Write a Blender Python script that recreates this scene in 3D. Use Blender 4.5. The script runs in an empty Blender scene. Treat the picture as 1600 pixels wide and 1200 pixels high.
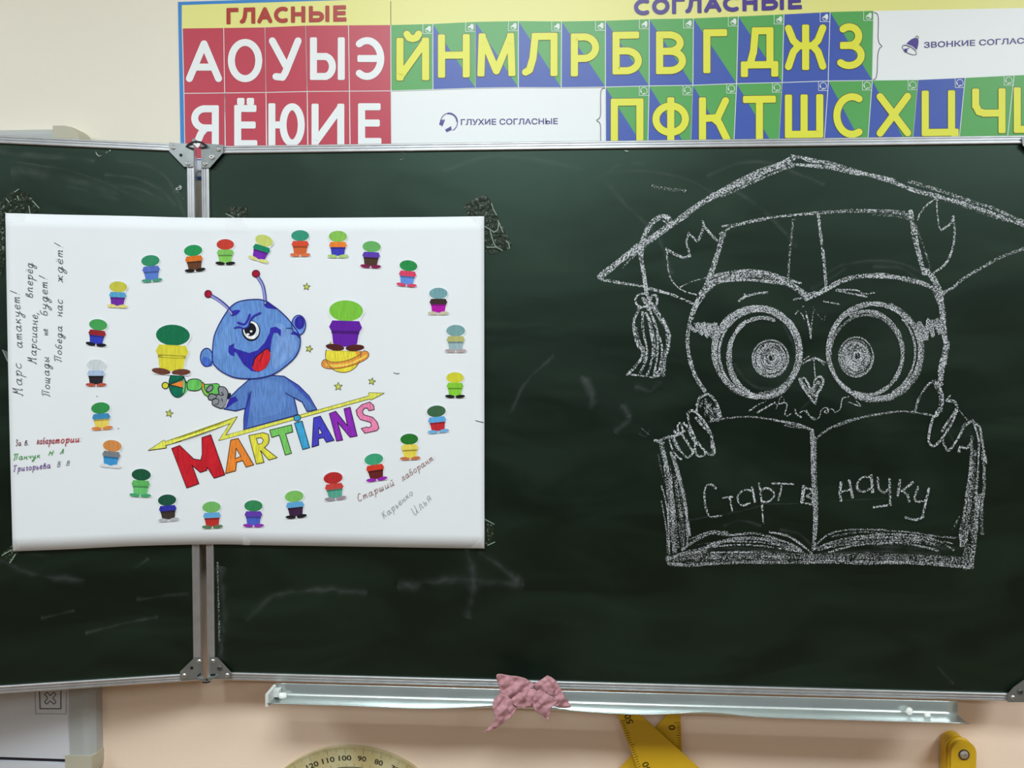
import bpy, bmesh, math, random
from mathutils import Vector, noise
from mathutils.geometry import delaunay_2d_cdt
random.seed(7)
C = bpy.context.scene.collection
SC = bpy.context.scene
# ------------------------------------------------------------------ camera
Z0 = 0.90                      # height of the chalkboard's lower edge above the floor
CAM = Vector((0.655846, -1.40248, 0.615907 + Z0)); YAW, PITCH, ROLL, FPX = -0.0567084, -0.0376357, 0.0026810, 1200.0
cy_, sy_, cp_, sp_, cr_, sr_ = math.cos(YAW), math.sin(YAW), math.cos(PITCH), math.sin(PITCH), math.cos(ROLL), math.sin(ROLL)
FW = Vector((sy_*cp_, cy_*cp_, sp_)); r0 = Vector((cy_, -sy_, 0)); u0 = r0.cross(FW)
RT = r0*cr_ + u0*sr_; UP = u0*cr_ - r0*sr_
cam = bpy.data.cameras.new('camera'); co = bpy.data.objects.new('camera', cam); C.objects.link(co)
cam.sensor_width = 36; cam.lens = 27.0; cam.clip_start = 0.02
from mathutils import Matrix
co.matrix_world = Matrix(((RT.x, UP.x, -FW.x, CAM.x), (RT.y, UP.y, -FW.y, CAM.y), (RT.z, UP.z, -FW.z, CAM.z), (0, 0, 0, 1)))
SC.camera = co
# ------------------------------------------------------------------ world, lights, exposure
w = bpy.data.worlds.new('world'); SC.world = w; w.use_nodes = True
w.node_tree.nodes['Background'].inputs[0].default_value = (0.9, 0.95, 1, 1)
w.node_tree.nodes['Background'].inputs[1].default_value = 0.15
SC.view_settings.view_transform = 'Standard'; SC.view_settings.look = 'None'
SC.view_settings.gamma = 1; SC.view_settings.use_curve_mapping = False
SC.view_settings.exposure = 0.12
SC.cycles.transparent_max_bounces = 48
LAMPS = [(x, y) for y in (-1.6, -3.9) for x in (-2.1, 0.45, 3.0)]
LAMP_POWER = {-1.6: 46, -3.9: 16}
ROOM = (-3.4, 4.6, -7.8, 3.0)       # x0, x1, y_rear, height
for (x, y) in LAMPS:
    l = bpy.data.lights.new('ceiling_lamp', 'AREA'); l.shape = 'RECTANGLE'; l.size = 1.2; l.size_y = 0.6
    l.energy = LAMP_POWER[y]; l.color = (0.86, 0.96, 1.0)
    lo = bpy.data.objects.new('ceiling_lamp', l); C.objects.link(lo); lo.location = (x, y, ROOM[3]-0.10)

# ------------------------------------------------------------------ helpers
def lin(c):
    return tuple(((v/255)/12.92 if v/255 <= 0.04045 else ((v/255+0.055)/1.055)**2.4) for v in c) + (1,)
MATS = {}
def mat(name, rgb, rough=0.6, spec=0.3, metal=0.0, var=0.0, vscale=30, bump=0.0, bscale=200, stretch=None, rgb2=None):
    if name in MATS: return MATS[name]
    m = bpy.data.materials.new(name); m.use_nodes = True; N = m.node_tree.nodes; L = m.node_tree.links
    b = N['Principled BSDF']; b.inputs['Base Color'].default_value = lin(rgb)
    b.inputs['Roughness'].default_value = rough; b.inputs['Specular IOR Level'].default_value = spec; b.inputs['Metallic'].default_value = metal
    if var or bump:
        g = N.new('ShaderNodeNewGeometry'); mp = N.new('ShaderNodeMapping'); L.new(g.outputs['Position'], mp.inputs[0])
        if stretch: mp.inputs['Rotation'].default_value = stretch[0]; mp.inputs['Scale'].default_value = stretch[1]
    if var:
        n = N.new('ShaderNodeTexNoise'); n.inputs['Scale'].default_value = vscale; n.inputs['Detail'].default_value = 4
        L.new(mp.outputs[0], n.inputs['Vector'])
        r = N.new('ShaderNodeValToRGB'); a = lin(rgb); c2 = lin(rgb2) if rgb2 else None
        r.color_ramp.elements[0].position = 0.35; r.color_ramp.elements[1].position = 0.65
        r.color_ramp.elements[0].color = c2 if c2 else tuple(v*(1-var) for v in a[:3])+(1,)
        r.color_ramp.elements[1].color = a if c2 else tuple(min(1, v*(1+var)) for v in a[:3])+(1,)
        L.new(n.outputs[0], r.inputs[0]); L.new(r.outputs[0], b.inputs['Base Color'])
    if bump:
        n2 = N.new('ShaderNodeTexNoise'); n2.inputs['Scale'].default_value = bscale; L.new(mp.outputs[0], n2.inputs['Vector'])
        bp = N.new('ShaderNodeBump'); bp.inputs['Strength'].default_value = bump; bp.inputs['Distance'].default_value = 0.002
        L.new(n2.outputs[0], bp.inputs['Height']); L.new(bp.outputs[0], b.inputs['Normal'])
    MATS[name] = m; return m
def flat(rgb, rough=0.75, spec=0.2):
    return mat('print_%d_%d_%d_%d' % (*rgb, int(rough*100)), rgb, rough, spec)
def pencil(rgb, k=0.2):
    """coloured pencil or felt pen: uneven strokes of the pen"""
    return mat('pencil_%d_%d_%d' % rgb, rgb, 0.8, 0.15, var=k, vscale=160, stretch=((0, 0.25, 0), (2.6, 1, 0.3)))
def chalk(name, t0, t1, edge, amax=1.0, scale=520):
    m = bpy.data.materials.new(name); m.use_nodes = True; N = m.node_tree.nodes; L = m.node_tree.links
    b = N['Principled BSDF']; b.inputs['Base Color'].default_value = lin((226, 228, 232)); b.inputs['Roughness'].default_value = 0.95
    b.inputs['Specular IOR Level'].default_value = 0.05
    g = N.new('ShaderNodeNewGeometry'); n = N.new('ShaderNodeTexNoise'); n.inputs['Scale'].default_value = scale; n.inputs['Detail'].default_value = 2
    L.new(g.outputs['Position'], n.inputs['Vector'])
    n3 = N.new('ShaderNodeTexNoise'); n3.inputs['Scale'].default_value = 45; L.new(g.outputs['Position'], n3.inputs['Vector'])
    uv = N.new('ShaderNodeUVMap'); s = N.new('ShaderNodeSeparateXYZ'); L.new(uv.outputs[0], s.inputs[0])
    def M(op, a, b_):
        q = N.new('ShaderNodeMath'); q.operation = op
        for i, v in enumerate((a, b_)):
            if isinstance(v, (int, float)): q.inputs[i].default_value = v
            else: L.new(v, q.inputs[i])
        return q.outputs[0]
    e = M('SUBTRACT', 1.0, M('ABSOLUTE', M('SUBTRACT', M('MULTIPLY', s.outputs[1], 2.0), 1.0), 0.0))   # 0 at the edge, 1 along the middle
    e = M('MINIMUM', M('MULTIPLY', e, 1.0/edge), 1.0)
    v = M('ADD', n.outputs[0], M('MULTIPLY', M('SUBTRACT', e, 1.0), 0.30))
    v = M('ADD', v, M('MULTIPLY', M('SUBTRACT', n3.outputs[0], 0.5), 0.18))
    mr = N.new('ShaderNodeMapRange'); mr.interpolation_type = 'SMOOTHSTEP'; L.new(v, mr.inputs[0])
    mr.inputs[1].default_value = t0; mr.inputs[2].default_value = t1; mr.inputs[3].default_value = 0; mr.inputs[4].default_value = amax
    if scale < 100: L.new(M('MULTIPLY', mr.outputs[0], M('MULTIPLY', e, e)), b.inputs['Alpha'])
    else: L.new(mr.outputs[0], b.inputs['Alpha'])
    return m

def setp(o, label=None, cat=None, group=None, kind=None):
    if label: o['label'] = label
    if cat: o['category'] = cat
    if group: o['group'] = group
    if kind: o['kind'] = kind
    return o
def thing(name, label, cat, loc=(0, 0, 0), group=None):
    o = bpy.data.objects.new(name, None); C.objects.link(o); o.location = loc; o.empty_display_size = 0.05
    return setp(o, label, cat, group)
def link(name, me, mats, parent=None, smooth=False):
    o = bpy.data.objects.new(name, me); C.objects.link(o)
    for m in (mats if isinstance(mats, (list, tuple)) else [mats]): me.materials.append(m)
    if smooth:
        for p in me.polygons: p.use_smooth = True
    if parent is not None:
        o.parent = parent
        M = Matrix.Identity(4); q = parent; chain = []
        while q is not None: chain.append(q); q = q.parent
        for q in reversed(chain): M = M @ (q.matrix_parent_inverse @ Matrix.LocRotScale(q.location, q.rotation_euler, q.scale))
        o.matrix_parent_inverse = M.inverted()
    return o
def mesh(name, verts, faces, mats, parent=None, mi=None, uvs=None, smooth=False):
    me = bpy.data.meshes.new(name); me.from_pydata([tuple(v) for v in verts], [], faces)
    if mi:
        for p, i in zip(me.polygons, mi): p.material_index = i
    if uvs:
        ul = me.uv_layers.new(name='UVMap')
        for p in me.polygons:
            for li in p.loop_indices: ul.data[li].uv = uvs[me.loops[li].vertex_index]
    me.update(); return link(name, me, mats, parent, smooth)
class MB:
    """collects shapes into ONE mesh"""
    def __init__(s): s.v = []; s.f = []; s.mi = []; s.uv = []
    def add(s, vs, fs, m=0, uv=None):
        b = len(s.v); s.v += [Vector(v) for v in vs]; s.f += [tuple(b+i for i in f) for f in fs]; s.mi += [m]*len(fs)
        s.uv += uv if uv else [(0.5, 0.5)]*len(vs)
    def box(s, x0, x1, y0, y1, z0, z1, m=0, T=None):
        vs = [Vector((x, y, z)) for x in (x0, x1) for y in (y0, y1) for z in (z0, z1)]
        if T: vs = [T(v) for v in vs]
        s.add(vs, [(0, 1, 3, 2), (4, 6, 7, 5), (0, 4, 5, 1), (2, 3, 7, 6), (0, 2, 6, 4), (1, 5, 7, 3)], m)
    def sweep(s, prof, a, b, nrm, side, m=0, caps=True):
        """extrude profile [(across, out)] from point a to b; side, nrm unit vectors"""
        n = len(prof); vs = [a + side*p[0] + nrm*p[1] for p in prof] + [b + side*p[0] + nrm*p[1] for p in prof]
        fs = [(i, (i+1) % n, n+(i+1) % n, n+i) for i in range(n)]
        if caps: fs += [tuple(range(n))[::-1], tuple(range(n, 2*n))]
        s.add(vs, fs, m)
    def cyl(s, c, ax, r, h, n=20, m=0, r2=None, u=None):
        ax = Vector(ax).normalized(); u = (u or (Vector((0, 0, 1)) if abs(ax.z) < .9 else Vector((1, 0, 0)))).cross(ax).normalized(); v = ax.cross(u); r2 = r if r2 is None else r2
        c = Vector(c); vs = []
        for k, (rr, hh) in enumerate(((r, 0), (r2, h))):
            vs += [c + ax*hh + (u*math.cos(2*math.pi*i/n) + v*math.sin(2*math.pi*i/n))*rr for i in range(n)]
        fs = [(i, (i+1) % n, n+(i+1) % n, n+i) for i in range(n)] + [tuple(range(n))[::-1], tuple(range(n, 2*n))]
        s.add(vs, fs, m)
    def build(s, name, mats, parent=None, smooth=False): return mesh(name, s.v, s.f, mats, parent, s.mi, s.uv, smooth)

# surfaces: a pixel's sight line is met with the real plane the thing lies on
def ray(px, py): return RT*((px-800)/FPX) - UP*((py-600)/FPX) + FW
TH = 0.23                              # the left wing is folded forward by this angle
HX = -0.0135                           # hinge side of the wing
WD = Vector((-math.cos(TH), -math.sin(TH), 0)); WN = Vector((math.sin(TH), -math.cos(TH), 0))   # along the wing; out of its face
def plane(Y):
    def S(px, py, off=0.0):
        d = ray(px, py); t = (Y - off - CAM.y)/d.y; return CAM + d*t
    return S
def wingS(px, py, off=0.0):
    o = Vector((HX, 0, 0)) + WN*off; d = ray(px, py); t = (o - CAM).dot(WN)/d.dot(WN); return CAM + d*t
def paperY(x):
    s = 0.022; k = (x + 0.012)/s
    sp = s*math.log(1+math.exp(-k)) if k > -30 else -k*s
    return -0.0065 - math.tan(TH)*sp
def paperS(px, py, off=0.0):
    d = ray(px, py); y = -0.007
    for _ in range(6):
        t = (y - off - CAM.y)/d.y; P = CAM + d*t; y = paperY(P.x)
    return P
boardS = plane(0.0)
WALLY = 0.065
friezeS = plane(WALLY - 0.0015)
wallS = plane(WALLY)

def catmull(p, n=6, closed=False):
    if len(p) < 3: return [Vector(q) for q in p]
    P = [Vector(q) for q in p]; out = []; m = len(P)
    rng = range(m) if closed else range(m-1)
    for i in rng:
        a = P[(i-1) % m] if closed or i > 0 else P[0]*2-P[1]; b = P[i]; c = P[(i+1) % m]
        d = P[(i+2) % m] if closed or i < m-2 else P[-1]*2-P[-2]
        for j in range(n):
            t = j/n; out.append(0.5*((2*b)+(c-a)*t+(2*a-5*b+4*c-d)*t*t+(3*b-a-3*c+d)*t**3))
    if not closed: out.append(P[-1])
    return out
RC = [0]
def ribbon(mb, S, pts, w, off=0.0, m=0, smooth=True, caps=True, closed=False, taper=0.0, n=6, jit=0.0):
    """a stroke of width w (px) along pts laid on surface S"""
    P = catmull(pts, n, closed) if smooth and len(pts) > 2 else [Vector(q) for q in pts]
    if closed: P = P + [P[0]]
    P = [P[0]] + [P[i] for i in range(1, len(P)) if (P[i]-P[i-1]).length > 0.02]
    if len(P) < 2: P = [P[0]-Vector((.3, 0)), P[0]+Vector((.3, 0))]
    RC[0] = (RC[0]+1) % 12; off += RC[0]*5e-6
    if not smooth and len(P) > 2:                 # straight pieces with round joints
        for a, b in zip(P[:-1], P[1:]): ribbon(mb, S, [a, b], w, off, m, False, True)
        return
    if len(P) == 2:
        k = max(1, int((P[1]-P[0]).length/14)); P = [P[0].lerp(P[1], i/k) for i in range(k+1)]
    N = len(P); vs = []; uv = []; h = w/2
    for i in range(N):
        d = (P[min(i+1, N-1)] - P[max(i-1, 0)]); d = d.normalized() if d.length > 1e-6 else Vector((1, 0)); q = Vector((-d.y, d.x))
        k = h*(1 - taper*abs(2*i/(N-1)-1)**3)*(1 + jit*noise.noise(Vector((P[i].x*.06, P[i].y*.06, w))))
        vs += [P[i]+q*k, P[i]-q*k]; uv += [(i/(N-1), 0), (i/(N-1), 1)]
    fs = [(2*i, 2*i+1, 2*i+3, 2*i+2) for i in range(N-1)]
    mb.add([S(v.x, v.y, off+2e-6*(i//2)) for i, v in enumerate(vs)], fs, m, uv)
    if caps and not closed and w > 1.2:
        for e, o in ((0, 1), (N-1, N-2)):
            d = (P[e]-P[o]).normalized(); q = Vector((-d.y, d.x)); hh = h*(1-taper)
            arc = [P[e] + q*hh*math.cos(a) + d*hh*math.sin(a) for a in [math.pi*j/6 for j in range(7)]]
            if caps == 'sq' and (abs(d.x) < .1 or abs(d.y) < .1): arc = [P[e]+q*hh*a_+d*hh*b_ for a_, b_ in ((1, 0), (1, .72), (.72, 1), (0, 1), (-.72, 1), (-1, .72), (-1, 0))]
            mb.add([S(v.x, v.y, off+2e-6*e) for v in arc], [tuple(range(7))], m, [(0, j/6) for j in range(7)])
def inpoly(x, y, poly):
    c = False; j = len(poly)-1
    for i in range(len(poly)):
        a, b = poly[i], poly[j]
        if (a[1] > y) != (b[1] > y) and x < (b[0]-a[0])*(y-a[1])/(b[1]-a[1])+a[0]: c = not c
        j = i
    return c
def fill(mb, S, poly, off=0.0, m=0, holes=(), grid=0, smooth=False):
    """a filled shape (px outline) laid on surface S, with optional holes"""
    if smooth: poly = catmull(poly, 5, True)
    vs = []; es = []
    for lp in [poly]+list(holes):
        b = len(vs); k = len(lp); vs += [Vector((q[0], q[1])) for q in lp]; es += [(b+i, b+(i+1) % k) for i in range(k)]
    if grid:
        xs = [q[0] for q in poly]; ys = [q[1] for q in poly]
        x = min(xs)+grid/2
        while x < max(xs):
            y = min(ys)+grid/2
            while y < max(ys):
                if inpoly(x, y, poly): vs.append(Vector((x, y)))
                y += grid
            x += grid
    r = delaunay_2d_cdt(vs, es, [], 0, 1e-4)
    fs = []
    for f in r[2]:
        cx = sum(r[0][i].x for i in f)/3; cyy = sum(r[0][i].y for i in f)/3
        if inpoly(cx, cyy, poly) and not any(inpoly(cx, cyy, h) for h in holes): fs.append(tuple(f))
    mb.add([S(v.x, v.y, off) for v in r[0]], fs, m)
def ell(cx, cy, rx, ry, rot=0, n=28, a0=0, a1=2*math.pi):
    c, s = math.cos(rot), math.sin(rot); o = []
    for i in range(n if a1-a0 > 6.28 else n+1):
        a = a0+(a1-a0)*i/n; x, y = rx*math.cos(a), ry*math.sin(a); o.append((cx+x*c-y*s, cy+x*s+y*c))
    return o
def Z(ox, oy, k):                       # crop coordinates -> photo pixels
    return lambda *pts: [(ox+x/k, oy+y/k) for x, y in pts]
TXT = {}
def text(mb, S, body, quad, off=0.0, m=0, bold=0.02):
    """flat lettering, mapped on the quad (top-left, top-right, bottom-right, bottom-left in px)"""
    key = (body, bold)
    if key not in TXT:
        c = bpy.data.curves.new('lettering', 'FONT'); c.body = body; c.offset = bold; c.resolution_u = 4
        o = bpy.data.objects.new('lettering', c); C.objects.link(o)
        me = bpy.data.meshes.new_from_object(o.evaluated_get(bpy.context.evaluated_depsgraph_get()))
        TXT[key] = ([v.co.copy() for v in me.vertices], [tuple(p.vertices) for p in me.polygons])
        bpy.data.objects.remove(o); bpy.data.curves.remove(c); bpy.data.meshes.remove(me)
    vs, fs = TXT[key]; x0 = min(v.x for v in vs); x1 = max(v.x for v in vs); y0 = min(v.y for v in vs); y1 = max(v.y for v in vs)
    tl, tr, br, bl = [Vector(q) for q in quad]; out = []
    for v in vs:
        a = (v.x-x0)/(x1-x0); b = (y1-v.y)/(y1-y0); q = tl.lerp(tr, a).lerp(bl.lerp(br, a), b); out.append(S(q.x, q.y, off))
    mb.add(out, fs, m)

# ------------------------------------------------------------------ the room
x0r, x1r, yr, hr = ROOM
peach = mat('wall_peach', (252, 226, 203), 0.75, 0.25, var=0.03, vscale=2.2, bump=0.12, bscale=90)
cream = mat('wall_cream', (234, 226, 210), 0.75, 0.25, var=0.02, vscale=2, bump=0.10, bscale=90)
white = mat('ceiling_white', (235, 235, 232), 0.9, 0.1)
woodf = mat('floor_boards', (122, 98, 78), 0.45, 0.4, var=0.2, vscale=4, stretch=((0, 0, 0), (1, 8, 1)))
side_paint = mat('wall_side_paint', (150, 142, 124), 0.8)
def structure(name, mb, mats):
    o = mb.build(name, mats); o['kind'] = 'structure'; return o
b = MB(); zs = Z0+0.72                   # the wall is peach up to here, cream above; the edge is hidden behind the chalkboard
b.box(x0r, x1r, WALLY, WALLY+0.12, 0, zs, 0); b.box(x0r, x1r, WALLY, WALLY+0.12, zs, hr, 1); structure('wall_back', b, [peach, cream])
b = MB(); b.box(x0r, x1r, yr, WALLY+0.12, -0.1, 0); structure('floor', b, woodf)
b = MB(); b.box(x0r, x1r, yr, WALLY+0.12, hr, hr+0.1); structure('ceiling', b, white)
b = MB(); b.box(x1r, x1r+0.12, yr, WALLY+0.12, 0, hr); structure('wall_right', b, side_paint)
b = MB(); b.box(x0r-0.12, x0r, yr, WALLY+0.12, 0, hr); structure('wall_left', b, side_paint)
b = MB(); b.box(x0r, x1r, yr-0.12, yr, 0, hr); structure('wall_front', b, mat('wall_rear_paint', (70, 68, 62), 0.8))
b = MB(); b.box(x0r, x1r, WALLY-0.015, WALLY, 0, 0.09); structure('baseboard_back', b, mat('baseboard_paint', (170, 140, 110), 0.5))
glow = bpy.data.materials.new('lamp_glow'); glow.use_nodes = True
gb = glow.node_tree.nodes['Principled BSDF']; gb.inputs['Emission Color'].default_value = (0.93, 0.98, 1, 1); gb.inputs['Emission Strength'].default_value = 2.0
shell = mat('lamp_housing', (225, 225, 222), 0.5)
for i, (x, y) in enumerate(LAMPS):
    t = thing('ceiling_light', 'white fluorescent ceiling light of the classroom, outside the picture', 'ceiling light', (x, y, hr), 'ceiling lights')
    b = MB(); b.box(x-.62, x+.62, y-.32, y+.32, hr-.055, hr); b.build('housing', shell, t)
    b = MB(); b.box(x-.60, x+.60, y-.30, y+.30, hr-.075, hr-.055); b.build('diffuser', glow, t)

# ------------------------------------------------------------------ materials of the board
def board_mat():
    m = bpy.data.materials.new('chalkboard_green'); m.use_nodes = True; N = m.node_tree.nodes; L = m.node_tree.links
    b = N['Principled BSDF']; b.inputs['Roughness'].default_value = 0.42; b.inputs['Specular IOR Level'].default_value = 0.64; b.inputs['Specular Tint'].default_value = (0.62, 1.0, 0.78, 1)
    g = N.new('ShaderNodeNewGeometry')
    mp = N.new('ShaderNodeMapping'); mp.inputs['Scale'].default_value = (1, 1, 3.2); mp.inputs['Rotation'].default_value = (0, 0.35, 0); L.new(g.outputs[0], mp.inputs[0])
    n = N.new('ShaderNodeTexNoise'); n.inputs['Scale'].default_value = 3.0; n.inputs['Detail'].default_value = 7; n.inputs['Distortion'].default_value = 1.2; L.new(mp.outputs[0], n.inputs['Vector'])
    r = N.new('ShaderNodeValToRGB'); r.color_ramp.elements[0].position = 0.42; r.color_ramp.elements[1].position = 0.80
    r.color_ramp.elements[0].color = lin((7, 13, 7)); r.color_ramp.elements[1].color = lin((20, 30, 21)); L.new(n.outputs[0], r.inputs[0])
    L.new(r.outputs[0], b.inputs['Base Color'])
    mr = N.new('ShaderNodeMapRange'); mr.inputs[1].default_value = 0.3; mr.inputs[2].default_value = 0.8; mr.inputs[3].default_value = 0.34; mr.inputs[4].default_value = 0.47
    L.new(n.outputs[0], mr.inputs[0]); L.new(mr.outputs[0], b.inputs['Roughness'])
    return m
boardM = board_mat()
alu = mat('aluminium', (205, 207, 210), 0.34, 0.5, 0.85, var=0.06, vscale=40)
alu2 = mat('aluminium_tray', (200, 208, 206), 0.30, 0.5, 0.85, var=0.05, vscale=12)
steel = mat('bracket_steel', (150, 155, 155), 0.42, 0.5, 0.8, var=0.08, vscale=60)
screwM = mat('screw_nickel', (215, 215, 215), 0.25, 0.5, 0.9)
black = mat('black_rubber', (22, 22, 24), 0.6)
whiteplastic = mat('white_plastic', (215, 216, 212), 0.45, 0.4)
# frame rail profile: (across from outer edge inwards, out of the board face)
PROF = [(0, -0.018), (0, 0.0035), (0.0012, 0.0048), (0.0028, 0.0048), (0.0034, 0.0030), (0.0052, 0.0030), (0.0058, 0.0046), (0.0072, 0.0046),
        (0.0078, 0.0030), (0.0096, 0.0030), (0.0102, 0.0044), (0.0125, 0.0044), (0.0138, 0.0030), (0.0138, 0.0), (0.0138, -0.018)]
def panel(parent, O, D, Nn, W, H):
    """board panel: O lower corner at the D=0 side, D direction along, Nn out of the face"""
    U = Vector((0, 0, 1)); r = 0.0138; z0 = O
    def T(a, z, o): return O + D*a + U*z + Nn*o
    b = MB()
    c = [T(r-.004, r-.004, 0), T(W-r+.004, r-.004, 0), T(W-r+.004, H-r+.004, 0), T(r-.004, H-r+.004, 0)]
    c2 = [p - Nn*0.016 for p in c]
    b.add(c+c2, [(0, 1, 2, 3), (7, 6, 5, 4), (0, 4, 5, 1), (1, 5, 6, 2), (2, 6, 7, 3), (3, 7, 4, 0)])
    b.build('writing_surface', boardM, parent)
    for (a, e, side) in ((T(0, 0, 0), T(0, H, 0), D), (T(W, 0, 0), T(W, H, 0), -D), (T(0, 0, 0), T(W, 0, 0), U), (T(0, H, 0), T(W, H, 0), -U)):
        d = (e-a).normalized(); b = MB()
        # mitred: shorten the rail at its inner side
        n = len(PROF); vs = [a + side*p[0] + Nn*p[1] + d*p[0] for p in PROF] + [e + side*p[0] + Nn*p[1] - d*p[0] for p in PROF]
        b.add(vs, [(i, (i+1) % n, n+(i+1) % n, n+i) for i in range(n)] + [tuple(range(n)), tuple(range(n, 2*n))])
        b.build('frame_rail', alu, parent)
def bracket(parent, S, poly, screws, hole=None, big=None, darkbig=False, cut=None):
    b = MB(); f = [S(x, y, 0.0052) for x, y in poly]; g = [S(x, y, 0.0066) for x, y in poly]; n = len(poly)
    b.add(g+f, [tuple(range(n))] + [tuple(range(2*n-1, n-1, -1))] + [(i, (i+1) % n, n+(i+1) % n, n+i) for i in range(n)])
    o = b.build('corner_bracket', steel, parent)
    nr = (S(poly[0][0], poly[0][1], 1.0) - S(poly[0][0], poly[0][1], 0.0)).normalized()
    nr = WN if S is wingS else Vector((0, -1, 0))
    for (x, y) in screws:
        b = MB(); p = S(x, y, 0.0066); b.cyl(p, nr, 0.0040, 0.0010, 16); b.cyl(p+nr*0.0010, nr, 0.0040, 0.0012, 16, 0, 0.0022); b.cyl(p+nr*0.0018, nr, 0.0011, 0.0007, 8, 1)
        b.build('screw', [screwM, black], o)
    if big:
        b = MB(); p = S(big[0], big[1], 0.0066); b.cyl(p, nr, 0.0048, 0.0016, 18, 1 if darkbig else 0); b.cyl(p+nr*0.0016, nr, 0.0046, 0.001, 18, 1 if darkbig else 0, 0.0034)
        for k in (0, 1):
            u = Vector((0, 0, 1)) if k else nr.cross(Vector((0, 0, 1))); v = nr.cross(u)
            q = p+nr*0.0027; b.add([q+u*.0022+v*.0005, q+u*.0022-v*.0005, q-u*.0022-v*.0005, q-u*.0022+v*.0005], [(0, 1, 2, 3)], 2)
        b.build('screw', [screwM, mat('dull_screw', (95, 98, 96), 0.5, 0.4, 0.7), black], o)
    if hole:
        b = MB(); p = S(hole[0], hole[1], 0.0067); b.cyl(p, nr, 0.0029, 0.0002, 16); b.build('rivet_hole', black, o)
    return o

# ------------------------------------------------------------------ chalkboard, centre panel
cb = thing('chalkboard', 'wide green chalkboard panel with aluminium frame and a chalk owl reading a book', 'chalkboard', (0.75, 0, Z0))
panel(cb, Vector((0, 0, Z0)), Vector((1, 0, 0)), Vector((0, -1, 0)), 1.509, 1.0)
bracket(cb, boardS, [(314.3, 226), (318, 224), (349, 226.5), (349, 238), (328, 262), (314.3, 262)], [(341.5, 233.5), (320.5, 256)], big=(331, 245.5))
bracket(cb, boardS, [(328, 1027), (339.5, 1027), (352, 1040), (361, 1050), (361, 1060.5), (328, 1060)], [(333, 1033), (355.5, 1055)], big=(343.5, 1043.5), darkbig=True)
bracket(cb, boardS, [(1613, 1097.5), (1574, 1097), (1574.5, 1084), (1583, 1074), (1600, 1062), (1614, 1062)], [(1582.5, 1090), (1607, 1068)], big=(1594, 1080.5), darkbig=True)
bracket(cb, boardS, [(1636, 213), (1597, 214.5), (1598, 227), (1622, 248), (1635, 249)], [(1605, 221), (1629, 243)])

# ------------------------------------------------------------------ left wing
cw = thing('chalkboard_wing', 'narrow green chalkboard wing folded forward at the left, behind the paper poster', 'chalkboard', (HX-0.37, -0.08, Z0))
panel(cw, Vector((HX, 0, Z0-0.002)), WD, WN, 0.75, 1.005)
bracket(cw, wingS, [(264, 222.5), (302.3, 225), (302.6, 260.5), (287.5, 260.5), (264, 236)], [(270.5, 230.5), (293.5, 255.5)], hole=(282.7, 242.5))
bracket(cw, wingS, [(281, 1049.5), (304, 1027), (317.3, 1027), (317.6, 1061), (281.5, 1062.5)], [(311.5, 1033.5), (288, 1055.5)], hole=(299.7, 1043.7))
# hinges between the two panels
hg = MB(); nY = Vector((0, -1, 0))
pts = [(291.5, 229), (295, 225.5), (302, 222.5), (309, 221.8), (316, 223.5), (322.5, 228.5)]
ribbon(hg, boardS, pts, 3.2, 0.010, 0); hg.cyl(boardS(306.5, 221.5, 0.0), nY, 0.0032, 0.010, 12, 1); ribbon(hg, boardS, [(293, 230), (302, 232.5)], 3, 0.009, 0, False); ribbon(hg, boardS, [(312, 231), (322, 229.5)], 2.2, 0.009, 0, False)
for x in ():
    a = boardS(x, 224, -0.006); hg.cyl(a, (0, 0, -1), 0.0055, 0.022, 16, 0)
o = hg.build('hinge', [black, steel], cb)
hg = MB(); q = [(307, 1059), (312, 1060.5), (318, 1060), (327, 1059), (337.5, 1056.5), (337, 1059.5), (330, 1062.5), (325, 1065), (318, 1065.5), (312, 1063)]
f = [boardS(x, y, 0.012) for x, y in q]; g = [boardS(x, y, 0.006) for x, y in q]; n = len(q)
hg.add(f+g, [tuple(range(n)), tuple(range(2*n-1, n-1, -1))] + [(i, (i+1) % n, n+(i+1) % n, n+i) for i in range(n)], 1)
ribbon(hg, boardS, [(316.5, 1066), (322, 1066.6), (328, 1065.2)], 2.0, 0.009, 0); hg.cyl(boardS(323, 1062, 0.012), nY, 0.0018, 0.001, 12, 0)
ribbon(hg, boardS, [(330, 1055), (335, 1054.5)], 3.2, 0.0075, 0); ribbon(hg, boardS, [(308, 1057), (313, 1053)], 2.0, 0.0078, 0)
hg.build('hinge', [black, steel], cb)

# ------------------------------------------------------------------ chalk drawing
CH = [chalk('chalk_heavy', 0.41, 0.62, 0.22, 0.76), chalk('chalk_medium', 0.45, 0.64, 0.35, 0.66), chalk('chalk_faint', 0.48, 0.70, 0.5, 0.55), chalk('chalk_smudge', 0.15, 1.0, 1.0, 0.06, 30)]
A = Z(920, 230, 4.706); B = Z(1260, 230, 4.706); Cc = Z(920, 420, 4.706); D = Z(1260, 420, 4.706); E_ = Z(1000, 640, 4.444); F = Z(1260, 640, 4.444); G6 = Z(1080, 460, 6.0)
koff = [0.0006]
def strokes(name, lst, parent=cb, S=boardS, label=None):
    mb = MB()
    for s in lst:
        pts, wd = s[0], s[1]; m = s[2] if len(s) > 2 else 0
        koff[0] += 0.000008
        ribbon(mb, S, pts, wd, koff[0], m, True, True, len(s) > 3 and s[3], n=5, jit=0.35)
    o = mb.build(name, CH, parent)
    if label: o['label'] = label
    return o
def k(w): return w/4.6*(1.3 if w < 60 else 1)
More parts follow.
